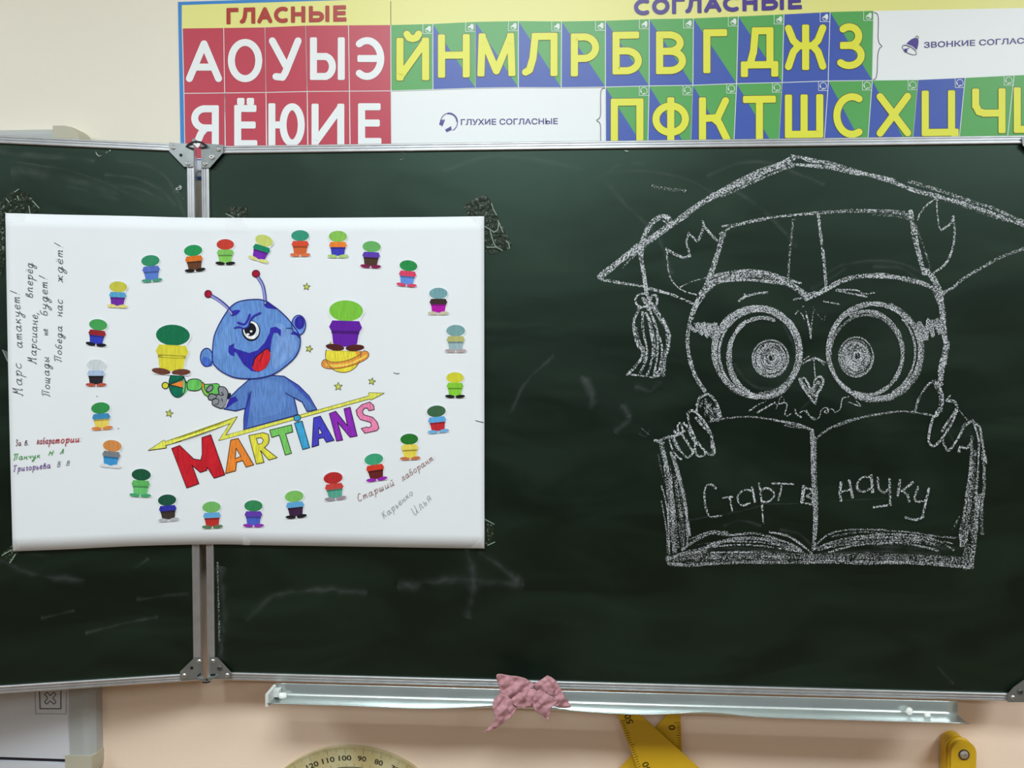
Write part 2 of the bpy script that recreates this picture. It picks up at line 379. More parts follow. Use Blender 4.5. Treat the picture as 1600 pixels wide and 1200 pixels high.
cap = [
 (A((85, 950), (250, 820), (400, 710), (560, 600), (680, 520), (800, 430), (950, 340), (1100, 255), (1250, 185), (1400, 130), (1500, 80)), k(36)),
 (A((110, 930), (240, 835), (330, 745), (460, 660), (600, 570)), k(26)), (A((420, 720), (520, 645), (640, 560)), k(24), 1),
 (A((900, 380), (1050, 300), (1200, 235), (1350, 160), (1490, 125)), k(24)), (A((980, 360), (1100, 310), (1250, 240), (1400, 175), (1500, 140)), k(16), 1),
 (A((250, 885), (310, 820), (360, 770)), k(14), 1),
 (A((1495, 65), (1560, 75), (1620, 90)), k(20)), (A((1400, 130), (1500, 128), (1600, 132), (1700, 140)), k(22)),
 (B((0, 90), (180, 120), (330, 165), (480, 210), (620, 250), (800, 320), (1000, 370), (1200, 430), (1400, 500), (1700, 610)), k(26)),
 (B((0, 132), (200, 155), (330, 185), (480, 205), (640, 245)), k(24)), (B((760, 252), (1000, 325), (1200, 395), (1400, 460), (1620, 560)), k(24), 1), (B((1000, 380), (1200, 450), (1400, 520), (1550, 560)), k(22), 2),
 (A((100, 975), (250, 1000), (400, 1025), (550, 1065), (650, 1100), (765, 1150)), k(16)), (A((430, 1040), (520, 1062), (620, 1085)), k(12)),
 (B((1650, 728), (1450, 800), (1300, 880), (1150, 970), (1080, 1030), (1000, 1075)), k(20), 1), (B((1330, 870), (1230, 915), (1120, 990)), k(24), 2),
 (A((990, 625), (960, 730), (920, 850), (880, 960), (845, 1050)), k(26)), (A((995, 650), (940, 830), (890, 980)), k(22), 1),
 (A((985, 580), (1100, 565), (1250, 530), (1400, 510), (1620, 488)), k(14)), (A((965, 635), (1050, 590), (1150, 560), (1300, 530)), k(11)), (B((0, 490), (200, 475), (400, 468), (600, 475), (745, 500)), k(24), 1), (B((300, 460), (600, 462), (720, 475)), k(10), 1), (B((500, 495), (650, 505), (745, 525)), k(22), 2),
 (A((1515, 530), (1500, 540), (1495, 620), (1480, 750), (1465, 965)), k(15), 1), (B((88, 500), (105, 650), (125, 800), (145, 1020)), k(20)),
 (B((768, 480), (785, 600), (820, 760), (865, 920)), k(32)), (B((790, 545), (850, 700), (910, 880)), k(18), 2), (B((865, 925), (940, 965)), k(12)),
 (A((850, 1070), (800, 1130), (765, 1200)), k(16)), (A((825, 1070), (790, 1170)), k(14)),
]
strokes('chalk_cap', cap)
tas = [
 (A((605, 555), (585, 515), (520, 510), (455, 560), (410, 640), (385, 740), (385, 820), (400, 900), (410, 970), (425, 1070)), k(26)), (A((575, 555), (520, 535), (460, 580), (420, 660), (395, 760)), k(11)), (A((405, 700), (390, 800), (405, 960), (430, 1060)), k(24), 1), (A((560, 510), (590, 550)), k(20)),
 (Cc(*[(395+52*math.cos(a), 232+50*math.sin(a)) for a in [i*.6 for i in range(22)]]), k(13)), (Cc(*[(480+24*math.cos(a), 232+40*math.sin(a)) for a in [i*.7 for i in range(10)]]), k(13)), (Cc((400, 220), (420, 250), (440, 210), (440, 300)), k(20)),
 (Cc((380, 285), (335, 370), (335, 470), (360, 560), (392, 600), (385, 660), (340, 720), (285, 775)), k(17)), (Cc((345, 440), (370, 540), (410, 600), (410, 680)), k(22), 1),
 (Cc((462, 265), (520, 350), (565, 420), (585, 480), (580, 580), (555, 660), (548, 770)), k(34), 1), (Cc((450, 250), (520, 330), (570, 430), (590, 520), (575, 620)), k(16)),
 (Cc((395, 320), (398, 450), (425, 570), (425, 660), (380, 760)), k(15)), (Cc((430, 340), (455, 450), (470, 600), (455, 700), (430, 780)), k(16)), (Cc((455, 320), (500, 450), (505, 600), (480, 780)), k(17)), (Cc((420, 330), (450, 380), (480, 520), (480, 640)), k(18), 1), (Cc((520, 500), (540, 600), (520, 740)), k(14)),
 (Cc((285, 775), (400, 788), (480, 797), (555, 770)), k(10)), (Cc((500, 770), (530, 730), (548, 750), (500, 790)), k(14)), (Cc((360, 290), (420, 280), (450, 300)), k(12)),
]
strokes('chalk_tassel', tas)
face = [
 (A((575, 750), (580, 870), (600, 960), (660, 1035), (720, 1065), (790, 1085)), k(9)), (A((572, 750), (640, 790), (700, 812), (740, 800)), k(18)), (A((740, 800), (735, 760), (718, 700), (735, 630)), k(12)), (A((735, 640), (770, 665), (800, 690), (825, 640), (845, 580), (838, 545)), k(14)), (A((845, 580), (890, 630), (940, 685)), k(16)), (A((670, 1030), (750, 990), (880, 955)), k(9), 1),
 (B((820, 530), (840, 480), (890, 420), (960, 375)), k(11)), (B((965, 375), (960, 450), (975, 580), (995, 610)), k(9)), (B((995, 610), (1060, 560), (1080, 510)), k(14)), (B((1080, 510), (1090, 640), (1070, 760), (1020, 860), (935, 925)), k(13)),
 (A((850, 1065), (920, 1000), (1020, 965), (1150, 940), (1250, 940), (1350, 955), (1450, 990), (1530, 1040), (1600, 1095)), k(42), 1), (A((880, 1000), (1000, 950), (1150, 925), (1250, 920), (1350, 940), (1450, 990), (1620, 1090)), k(20)), (A((880, 1030), (980, 985), (1150, 975), (1300, 985), (1430, 1000)), k(20)), (A((890, 960), (1000, 925), (1200, 905), (1350, 930), (1450, 965), (1555, 1000)), k(16)),
 (B((0, 1112), (80, 1080), (200, 1010), (330, 960), (450, 945), (600, 948), (750, 975), (880, 1012), (1000, 1075)), k(30)), (B((0, 1090), (60, 1070)), k(22)), (B((0, 1120), (120, 1070), (260, 990)), k(16)),
 (B((170, 920), (250, 870), (380, 845), (520, 835), (680, 850), (850, 920)), k(60), 3), (B((520, 880), (700, 890), (800, 960)), k(50), 3), (B((60, 1030), (150, 980), (260, 910)), k(60), 3),
 (D((890, 20), (950, 100), (985, 200), (1000, 330), (1012, 450), (1025, 560), (1015, 640), (995, 720), (985, 840)), k(36)), (D((960, 180), (1000, 300), (1000, 450), (1030, 560), (1010, 680)), k(46), 1),
 (Cc((830, 170), (790, 250), (755, 340), (735, 430), (725, 520), (735, 620), (760, 730), (800, 820), (850, 895)), k(24)), (Cc((850, 200), (790, 290), (760, 370)), k(13)),
 (Cc((1105, 235), (1150, 205), (1180, 195), (1250, 178), (1310, 175)), k(14)), (Cc((1145, 185), (1150, 205)), k(9)), (Cc((1510, 225), (1560, 215)), k(13)), (D((220, 160), (330, 182), (440, 205)), k(12)), (D((230, 152), (370, 158), (420, 185), (500, 175)), k(10)), (D((130, 240), (240, 260)), k(9)),
 (Cc((1520, 330), (1575, 275)), k(10), 1), (Cc((1562, 325), (1585, 370)), k(10), 1), (D((0, 345), (20, 430), (32, 510)), k(10)), (D((32, 510), (38, 420), (50, 320)), k(9), 1), (D((50, 285), (80, 330), (125, 380), (140, 325)), k(11), 2), (G6((1075, 160), (1110, 300), (1118, 410)), 1.8),
 (G6((1045, 650), (1100, 620), (1150, 600), (1200, 612), (1260, 640)), 3.4), (G6((1060, 610), (1110, 575)), 2), (G6((1150, 610), (1162, 770)), 1.8), (D((60, 650), (100, 680), (130, 705)), 2.4),
 (G6((1015, 795), (1035, 850), (1090, 930), (1150, 1010)), 4.2), (G6((1015, 792), (1060, 785), (1090, 830), (1120, 880), (1150, 860), (1160, 800), (1200, 770), (1235, 800), (1225, 870), (1185, 930), (1165, 1020)), 4), (G6((1030, 810), (1070, 870), (1110, 930), (1150, 900), (1190, 820), (1210, 870), (1160, 950), (1110, 890)), 6, 1),
 (G6((545, 1090), (620, 1040), (700, 1000)), 3, 1), (G6((625, 1105), (700, 1060), (780, 1015)), 3), (G6((800, 1070), (830, 980), (850, 960), (870, 985), (870, 1020)), 1.8, 1), (G6((800, 1030), (895, 1022), (880, 1120), (900, 1140), (930, 1120)), 2.6), (G6((970, 1080), (985, 1120), (1030, 1150)), 3.2), (G6((1020, 1110), (1060, 1090), (1110, 1140), (1180, 1170)), 1.8),
 (D((0, 1040), (30, 1090), (60, 1110), (95, 1090), (110, 1040), (150, 1020), (160, 1060), (130, 1050), (190, 1030), (210, 1055), (250, 1025), (265, 955), (310, 940)), 2), (D((310, 980), (360, 1000), (400, 1008), (370, 975)), 2),
 (G6((1050, 1060), (1110, 1000), (1160, 960)), 14, 3), (G6((420, 680), (520, 810), (640, 880), (800, 880), (880, 820)), 14, 3), (G6((880, 320), (950, 450), (990, 600)), 14, 3),
]
strokes('chalk_owl_face', face)
gl = []
def circ(T, cx, cy, rx, ry, a0=0.0, turns=1.0, n=26, grow=0): return T(*[(cx+(rx+grow*i/n)*math.cos(a0+turns*2*math.pi*i/n), cy+(ry+grow*i/n)*math.sin(a0+turns*2*math.pi*i/n)) for i in range(n+1)])
gl += [(circ(Cc, 1246, 612, 316, 332), k(22)), (circ(Cc, 1238, 618, 312, 326, 1.6, .55), k(30), 1), (circ(Cc, 1243, 618, 286, 306, 2.5, .7), k(10)), (circ(Cc, 1250, 608, 302, 318, 3.6, .5), k(12)), (circ(Cc, 1258, 622, 298, 312), k(16)), (circ(Cc, 1235, 600, 322, 320, 2.6, .6), k(22)), (circ(Cc, 1225, 600, 290, 300, 3.2, .35), k(20)), (circ(Cc, 1275, 650, 250, 290, 1.4, .58), k(26)), (circ(Cc, 1262, 640, 225, 285, 2.0, .35), k(24)), (circ(Cc, 1262, 618, 282, 296, 5.2, .42), k(22), 1),
       (circ(Cc, 1300, 760, 200, 190, 0.0, .3), k(18), 1)]
gl += [(circ(D, 500, 605, 335, 345), k(22)), (circ(D, 495, 600, 318, 330, 3.1, .4), k(10)), (circ(D, 505, 608, 340, 352, -1.2, .5), k(48), 1), (circ(D, 490, 600, 335, 350, 3.0, .35), k(18)), (circ(D, 500, 600, 345, 360, 1.0, .4), k(20)), (circ(D, 440, 620, 268, 308, -2.0, .62), k(26)), (circ(D, 500, 610, 300, 330, -.8, .3), k(14)), (circ(D, 440, 640, 262, 300, 3.2, .45), k(16), 1)]
for (T, cx, cy, rx, ry) in ((Cc, 1335, 660, 132, 135), (D, 365, 648, 126, 145)):
    gl.append((circ(T, cx, cy, rx, ry), k(11)))
    gl.append((T(*[(cx+(rx*.95-i*.95)*math.cos(i*.34), cy+(ry*.95-i*.95)*math.sin(i*.34)) for i in range(118)]), k(9), 1))
    gl.append((circ(T, cx, cy, rx*.5, ry*.5), k(100), 2))
    gl += [(T(*[(cx+rx*r*math.cos(a0+j*.45)+random.uniform(-6, 6), cy+ry*r*math.sin(a0+j*.45)+random.uniform(-6, 6)) for j in range(6)]), k(random.uniform(7, 12))) for r, a0 in [(random.uniform(.3, .97), random.uniform(0, 6.28)) for _ in range(22)]]
    gl.append((circ(T, cx+10, cy-5, 28, 32, 0, 2), k(16)))
gl += [(Cc((750, 430), (790, 455), (800, 400), (830, 480), (845, 400), (870, 500), (890, 410), (910, 510), (930, 400), (945, 470)), k(24)), (Cc((780, 405), (860, 405), (940, 410)), k(14), 1),
       (D((830, 400), (860, 450), (880, 520), (895, 370), (930, 500), (925, 380), (980, 470), (960, 380)), k(26)), (D((820, 420), (850, 520)), k(30))]
strokes('chalk_glasses', gl)
bk = [
 (E_((150, 250), (185, 400), (210, 600), (232, 800), (240, 980)), k(30), 1), (E_((165, 300), (205, 470), (225, 650), (235, 800)), k(22)), (E_((215, 300), (262, 450), (300, 600), (325, 750), (345, 870)), k(16)), (E_((240, 330), (280, 480), (320, 650), (330, 850), (325, 950)), k(16), 1), (E_((125, 310), (150, 420), (170, 500)), k(10), 2), (E_((150, 530), (190, 700), (205, 1000)), k(10)), (E_((150, 640), (185, 850), (190, 990)), k(10), 1), (E_((190, 450), (235, 700), (265, 950)), k(22), 2), (E_((250, 520), (290, 750), (305, 960)), k(26), 2), (E_((270, 800), (300, 960)), k(30), 2),
 (E_((105, 215), (140, 215), (180, 195), (290, 170)), k(15)), (E_((110, 215), (160, 230)), k(16)),
 (E_((480, 85), (600, 60), (750, 50), (900, 65), (1050, 100), (1200, 145)), k(13), 1), (E_((930, 75), (1080, 95), (1200, 140)), k(9)), (E_((1010, 110), (1100, 125)), k(18), 2),
 (E_((1195, 150), (1200, 400), (1208, 600), (1218, 800), (1205, 965)), k(26)), (E_((1215, 200), (1215, 400), (1225, 700), (1210, 850)), k(24), 1), (E_((1195, 560), (1230, 650)), k(20), 1),
 (F((75, 200), (110, 165), (200, 110), (330, 65), (500, 30), (640, 12), (760, 20), (885, 42)), k(14), 1), (F((200, 120), (400, 55), (600, 22)), k(8), 1),
 (E_((295, 970), (400, 900), (500, 860), (620, 870), (800, 860), (950, 900), (1080, 950), (1140, 1000)), k(18), 1), (E_((350, 900), (480, 850), (600, 850)), k(14), 1), (E_((900, 850), (1020, 875), (1110, 930), (1190, 995)), k(13)), (E_((430, 980), (520, 930), (700, 895), (860, 900), (980, 940), (1120, 985)), k(26), 1), (E_((500, 990), (780, 990)), k(8)), (E_((200, 1035), (300, 1000), (450, 985)), k(26), 1),
 (E_((200, 1072), (350, 1080), (480, 1070), (700, 1060), (950, 1060), (1200, 1060)), k(24), 1), (E_((210, 1035), (500, 1015), (800, 1000), (1200, 1030)), k(56), 2), (E_((400, 980), (700, 960), (1000, 985)), k(60), 3), (E_((600, 800), (700, 770), (820, 800)), k(40), 3), (E_((1000, 840), (1100, 860), (1180, 930)), k(50), 3),
 (F((65, 940), (150, 870), (280, 835), (500, 835), (750, 855), (900, 880), (1050, 890)), k(12), 1), (F((70, 965), (150, 930), (300, 890), (500, 868), (700, 868), (850, 890), (950, 930), (1020, 975)), k(14), 1), (F((160, 990), (300, 950), (450, 930), (650, 925), (800, 950), (910, 980)), k(14), 1), (F((100, 970), (300, 905), (500, 890), (750, 900), (900, 930)), k(24), 2), (F((180, 880), (400, 850), (700, 880)), k(16), 2),
 (F((0, 1062), (200, 1055), (400, 1065), (650, 1058), (900, 1075), (1150, 1095)), k(24), 1), (F((0, 1025), (300, 1015), (600, 1020), (900, 1030), (1100, 1050)), k(50), 2), (F((500, 950), (800, 960), (1080, 960)), k(80), 3), (F((100, 1000), (500, 985), (900, 1000)), k(60), 3),
 (F((1150, 250), (1135, 450), (1110, 600), (1090, 750), (1070, 850), (1075, 940)), k(22), 1), (F((1170, 300), (1150, 480), (1125, 700), (1110, 900)), k(30), 2), (F((1160, 90), (1195, 200), (1195, 350), (1185, 500), (1175, 700)), k(12)), (F((1200, 600), (1180, 750), (1160, 950), (1145, 1070)), k(36), 1), (F((1165, 90), (1205, 130), (1225, 250), (1250, 370)), k(14)), (F((1225, 300), (1235, 500), (1215, 700)), k(20), 1), (F((1200, 610), (1190, 700)), k(16)), (F((1215, 720), (1220, 850)), k(34), 2), (F((1060, 750), (1020, 825)), k(16), 2), (F((1065, 880), (1085, 945), (1110, 900)), k(14)), (F((1110, 950), (1100, 1090)), k(40), 2), (F((1130, 950), (1150, 1060)), k(30), 2),
]
def hatch(T, a0, a1, b0, b1, n_, wd, m_, bow=0):
    r_ = []
    for i in range(n_):
        u = random.random(); s0 = random.uniform(0, .25); s1 = random.uniform(.7, 1)
        A0 = Vector(a0).lerp(Vector(b0), u); A1 = Vector(a1).lerp(Vector(b1), u+random.uniform(-.08, .08)); nn = Vector((A1.y-A0.y, A0.x-A1.x)).normalized()
        r_.append((T(*[tuple(A0.lerp(A1, s0+(s1-s0)*q/5)+nn*(bow*math.sin(math.pi*(s0+(s1-s0)*q/5))+random.uniform(-3, 3))) for q in range(6)]), k(wd*random.uniform(.7, 1.4)), random.choice(m_)))
    return r_
bk += hatch(E_, (150, 260), (215, 990), (255, 330), (335, 930), 12, 6, (1, 2, 2)) + hatch(F, (1140, 300), (1075, 960), (1235, 330), (1150, 1060), 14, 7, (2, 2, 1))
bk += hatch(E_, (260, 1000), (1180, 1010), (330, 930), (1180, 990), 9, 7, (1, 2, 2), 60) + hatch(F, (60, 990), (1080, 1000), (70, 950), (1060, 930), 9, 7, (1, 2, 2), 60) + hatch(E_, (215, 1070), (1200, 1065), (240, 1010), (1200, 1010), 7, 11, (2,)) + hatch(F, (0, 1070), (1130, 1085), (0, 1010), (1110, 1030), 7, 11, (2,))
strokes('chalk_book', bk)
hd = [
 (Cc((795, 1000), (815, 950), (850, 930), (885, 925), (935, 980), (970, 1080)), k(16)), (Cc((795, 1000), (795, 1060), (830, 1110), (870, 1160)), k(12)), (Cc((820, 1000), (860, 960), (860, 1080), (890, 980), (900, 1110), (930, 1020), (940, 1110), (960, 1080)), k(30), 2), (Cc((940, 1040), (965, 1080)), k(18)),
 (E_((330, 30), (350, 10), (375, 12), (430, 60), (480, 140), (500, 200), (518, 300), (480, 310), (430, 265), (380, 190), (345, 100), (330, 30)), k(13)), (E_((350, 120), (380, 200), (385, 290), (410, 325), (450, 310), (440, 280)), k(12)), (E_((390, 60), (450, 130), (500, 180)), k(16)), (E_((495, 170), (500, 290)), k(20), 1),
 (E_((265, 145), (262, 110), (280, 92), (300, 150)), k(13)), (E_((305, 95), (330, 120), (365, 200), (400, 240)), k(16)), (E_((235, 150), (262, 165), (310, 150)), k(14)),
 (E_((198, 185), (215, 250), (245, 310), (285, 345)), k(12)), (E_((235, 185), (260, 250), (290, 300), (330, 332), (360, 310), (372, 280)), k(13)), (E_((290, 170), (330, 230), (370, 300)), k(14)), (E_((225, 200), (260, 280)), k(14), 1),
 (D((800, 1040), (825, 960), (875, 875), (930, 825), (970, 845), (1000, 930), (995, 1020), (960, 1080)), k(15)), (D((950, 850), (985, 930), (985, 1030)), k(34), 1),
 (F((915, 0), (880, 60), (855, 150), (850, 220), (880, 252), (925, 220), (1000, 110), (1045, 10)), k(16)), (F((945, 200), (960, 250), (990, 282), (1050, 205), (1100, 115), (1155, 75)), k(15)), (F((1060, 290), (1070, 255), (1110, 270), (1145, 225), (1150, 190)), k(17)), (F((1085, 120), (1120, 80)), k(18), 1),
 (D((1035, 970), (1090, 980), (1105, 1030), (1050, 1110), (1000, 1190)), k(17)), (D((1030, 965), (1055, 935)), k(12)), (D((1125, 1040), (1180, 1110)), k(7), 1), (F((1060, 290), (1010, 200), (985, 150)), k(20), 3),
]
strokes('chalk_claw', [q for q in hd if q[0][0][0] < 1270], label='left claw gripping the book')
strokes('chalk_claw', [q for q in hd if q[0][0][0] >= 1270], label='right claw gripping the book')
tx = [
 (E_((530, 548), (490, 520), (455, 540), (448, 620), (462, 700), (490, 745), (560, 735)), k(13)), (E_((578, 612), (642, 605)), k(11)), (E_((622, 612), (640, 700)), k(11)),
 (E_((778, 562), (720, 560), (682, 595), (682, 640), (715, 665), (760, 650)), k(12)), (E_((778, 540), (798, 640)), k(13)), (E_((828, 515), (845, 640), (855, 785)), k(12)), (E_((838, 562), (880, 545), (925, 570), (930, 605), (890, 640), (848, 640)), k(12)),
 (E_((922, 512), (990, 514), (1060, 518)), k(14)), (E_((985, 520), (962, 628)), k(12)), (E_((1136, 538), (1126, 640)), k(22)), (E_((1142, 545), (1180, 550), (1195, 575), (1158, 600), (1192, 620), (1192, 655), (1152, 652)), k(11)),
 (F((240, 510), (232, 570), (240, 632)), k(17)), (F((298, 495), (320, 605)), k(17)), (F((240, 572), (305, 555)), k(11)), (F((437, 468), (392, 470), (355, 510), (358, 555), (400, 570), (440, 550)), k(13)), (F((450, 462), (460, 570)), k(20)),
 (F((495, 475), (502, 545), (540, 575), (575, 545)), k(14)), (F((578, 485), (582, 660)), k(15)), (F((582, 662), (470, 678)), k(15)), (F((650, 492), (634, 592)), k(17)), (F((740, 505), (665, 565)), k(14)), (F((665, 565), (700, 590), (715, 635)), k(15)),
 (F((775, 540), (750, 620), (778, 640), (820, 632)), k(14)), (F((850, 550), (825, 660), (805, 745)), k(15)), (F((810, 745), (760, 765), (690, 750)), k(15)),
]
for lo_, hi_ in ((0, 1245), (1245, 1290), (1290, 1600)): strokes('chalk_word', [q for q in tx if lo_ <= q[0][0][0] < hi_])
# dust: faint wiped arcs and specks
sm = [(B((-700, 200), (-500, 120), (-300, 110), (-100, 180), (100, 260)), 8, 3), (A((150, 190), (400, 175), (700, 230), (900, 330)), 6, 3), (A((100, 230), (300, 450), (500, 650), (600, 900)), 8, 3), (A((1050, 300), (1300, 480), (1500, 700)), 10, 3),
      (A((270, 25), (290, 30)), 2), (A((480, 290), (600, 310), (700, 320)), 8, 2), (Cc((0, 850), (30, 900), (20, 980)), 12, 3), (Cc((380, 880), (450, 900), (500, 860)), 10, 3), (Cc((270, 1040), (300, 1100), (230, 1170)), 12, 3), (E_((0, 170), (40, 190), (60, 150)), 3, 3), (E_((10, 130), (70, 180)), 2, 2),
      ([(625, 240), (629, 237), (633, 240), (631, 247), (626, 249)], 2.0, 2), ([(640, 236), (647, 235)], 1.4, 1), ([(700, 265), (760, 245), (830, 248), (900, 262)], 9, 3), ([(940, 280), (965, 258), (1000, 255)], 8, 3),
      ([(800, 640), (820, 600), (860, 560)], 8, 3), ([(915, 600), (925, 620)], 14, 3), ([(395, 960), (430, 930), (500, 922), (560, 925)], 14, 3), ([(640, 915), (720, 905), (800, 912)], 20, 3), ([(345, 900), (350, 960), (345, 1020)], 16, 3), ([(730, 860), (740, 900), (735, 950)], 18, 3), ([(760, 870), (775, 880), (800, 900)], 14, 3),
      ([(1190, 700), (1230, 720), (1260, 735)], 12, 3), ([(1080, 812), (1150, 800), (1190, 790)], 3, 3), ([(1190, 787), (1240, 787), (1300, 783), (1400, 778)], 2, 3), ([(1470, 1048), (1485, 1063)], 8, 3), ([(340, 880), (341, 930), (343, 1000)], 4, 2)]
sm = [q for q in sm if q[0][0] != (1190, 700)]; sm = [(q[0], q[1]*2.0, q[2]) if len(q) > 2 and q[2] == 3 else q for q in sm]
strokes('chalk_dust', sm)
W4 = Z(0, 220, 5.0)
sw = [(W4((20, 90), (200, 100), (400, 115), (600, 130), (700, 150)), 11, 3), (W4((60, 105), (300, 130), (560, 140)), 12, 3), (W4((100, 160), (350, 200), (560, 240), (800, 320), (1100, 460)), 6, 3), (W4((950, 160), (1150, 190), (1280, 270), (1350, 370), (1440, 580)), 10, 3), (W4((850, 270), (1050, 290), (1250, 380), (1350, 480)), 9, 3), (W4((550, 360), (700, 400), (900, 450)), 8, 3),
      (W4((900, 350), (1100, 380), (1250, 450)), 8, 3), (W4((748, 88), (765, 115), (785, 118)), 2.2, 1), (W4((825, 95), (860, 75)), 2, 1), (W4((1380, 378), (1405, 350), (1412, 370), (1395, 380)), 3.6, 0), (W4((1365, 385), (1400, 410), (1430, 450)), 2.4, 2), (W4((200, 250), (500, 290), (800, 380)), 30, 3),
      ([(140, 988), (190, 975), (240, 965)], 9, 3), ([(70, 965), (110, 955)], 8, 3), ([(215, 885), (228, 875)], 7, 3), ([(220, 936), (290, 927)], 9, 3), ([(10, 880), (60, 900), (120, 905)], 16, 3), ([(50, 865), (70, 868)], 10, 3)]
sw = [(q[0], q[1]*1.6, q[2]) if len(q) > 2 and q[2] == 3 else q for q in sw]
strokes('chalk_dust', sw, cw, wingS)
for o in C.objects:
    if o.name.startswith('chalk_dust'): o['kind'] = 'stuff'

# ------------------------------------------------------------------ tray, chalk, rag
ct = thing('chalk_tray', 'long bent aluminium chalk tray fixed under the centre chalkboard panel', 'chalk tray', (0.75, -0.02, Z0-0.03))
def traypt(t): return boardS(433+(1493-433)*t, 1065.5+(1094-1065.5)*t)
a0, a1 = traypt(0), traypt(1); NS = 60; cols = []
for i in range(NS+1):
    t = i/NS; P = a0.lerp(a1, t); px = 433+1060*t
    up = 0.0100*math.exp(-((px-820)/75)**2) + 0.0065*math.exp(-((px-1110)/55)**2) - 0.0015*math.exp(-((px-660)/60)**2) - 0.001*math.exp(-((px-1000)/40)**2)
    prof = [(0.0, -0.0055), (0.001, -0.0065), (0.0, -0.0072), (-0.017, -0.0075), (-0.0205, -0.0095), (-0.0222, -0.0125), (-0.0226, -0.030), (-0.0215+up*.5, -0.042), (-0.0190+up, -0.0485), (-0.0182+up, -0.0480)]
    cols.append([Vector((P.x, y, P.z+z)) for z, y in prof])
n = len(cols[0]); b = MB(); b.add([v for c in cols for v in c], [(i*n+j, (i+1)*n+j, (i+1)*n+j+1, i*n+j+1) for i in range(NS) for j in range(n-1)])
o = b.build('channel', alu2, ct, True); md = o.modifiers.new('s', 'SOLIDIFY'); md.thickness = 0.0011; md.offset = 1
b = MB(); p = a0; b.box(p.x-.005, p.x+.001, -.047, -.004, p.z-.026, p.z-.003); b.box(p.x+.001, p.x+.011, -.021, -.008, p.z-.020, p.z-.007); b.build('end_cap', whiteplastic, ct)
chm = mat('chalk_white', (235, 235, 230), 0.95, 0.1, bump=0.3)
def chalkbit(px, py, r, ln, rot, lab, z=None):
    b = MB(); P = plane(-0.020)(px, py); d = Vector((math.cos(rot), math.sin(rot), 0)); n0 = 10; vs = []
    u = Vector((-d.y, d.x, 0)); v = Vector((0, 0, 1))
    for kk, (s, rr) in enumerate(((-.5, .7), (-.42, 1), (0, 1.05), (.42, .95), (.5, .6))):
        vs += [P + d*(ln*s) + (u*math.cos(2*math.pi*i/n0)+v*math.sin(2*math.pi*i/n0))*r*rr*(1+.15*noise.noise(Vector((i, kk, px)))) for i in range(n0)]
    fs = [(q*n0+i, q*n0+(i+1) % n0, (q+1)*n0+(i+1) % n0, (q+1)*n0+i) for q in range(4) for i in range(n0)]+[tuple(range(n0))[::-1], tuple(range(4*n0, 5*n0))]
    b.add(vs, fs); o = b.build('chalk_piece', chm, None, True); setp(o, lab, 'chalk', 'pieces of chalk in the tray')
chalkbit(442, 1087, .0055, .014, .3, 'short white chalk stub at the left end of the aluminium tray')
chalkbit(1421, 1111, .0055, .012, 1.1, 'larger of the two white chalk crumbs near the right end of the tray')
chalkbit(1449, 1117, .0042, .009, .2, 'smaller white chalk crumb nearest the right end of the tray')

ragm = mat('rag_cloth', (186, 138, 144), 0.95, 0.1, var=0.03, vscale=50, bump=0.12, bscale=900)
lobes = [  # outline px, depth in front of the board, tilt, seed
 ([(776, 1055), (797, 1056), (820, 1060), (834, 1071), (822, 1081), (806, 1088), (803, 1098), (790, 1102), (780, 1094), (781, 1078)], 0.047, 3),
 ([(784, 1085), (800, 1094), (808, 1103), (800, 1118), (786, 1130), (772, 1139), (756, 1144), (768, 1133), (773, 1120), (770, 1106), (772, 1092)], 0.055, 5),
 ([(834, 1070), (845, 1062), (856, 1056.5), (868, 1063), (876, 1076), (878, 1088), (866, 1087), (848, 1082), (838, 1080)], 0.046, 8),
 ([(868, 1080), (876, 1078), (884, 1092), (892, 1104), (880, 1106), (868, 1104), (866, 1092)], 0.052, 11),
 ([(806, 1086), (820, 1080), (832, 1076), (842, 1082), (850, 1086), (846, 1098), (832, 1104), (816, 1106), (802, 1101), (796, 1096)], 0.054, 13),
 ([(842, 1078), (858, 1086), (872, 1095), (862, 1104), (860, 1114), (857, 1124), (846, 1117), (836, 1110), (832, 1098), (836, 1086)], 0.058, 17)]
b = MB()
for poly, dep, sd in lobes:
    cx = sum(p[0] for p in poly)/len(poly); cyy = sum(p[1] for p in poly)/len(poly)
    def S(px, py, off=0.0, dep=dep, sd=sd, cx=cx, cyy=cyy, poly=poly):
        r2 = ((px-cx)**2+(py-cyy)**2)
        fold = 0.006*abs(noise.noise(Vector((px*.07+sd, py*.05, sd)))) + 0.0048*abs(math.sin((px*.6+py*(.5 if sd % 2 else -.5))*.22+sd+1.5*noise.noise(Vector((px*.05, py*.05, sd))))) + 0.003*noise.noise(Vector((px*.18, py*.18, sd)))
        y = -(dep + fold + 0.006*math.exp(-r2/180) - 0.004)
        d = ray(px, py); t = (y-CAM.y)/d.y; return CAM+d*t
    fill(b, S, poly, grid=2.2, smooth=True)
o = b.build('cleaning_rag', ragm, None, True); setp(o, 'crumpled dusty pink cleaning rag lying over the chalk tray', 'rag')
md = o.modifiers.new('s', 'SOLIDIFY'); md.thickness = 0.0016; md.offset = 1

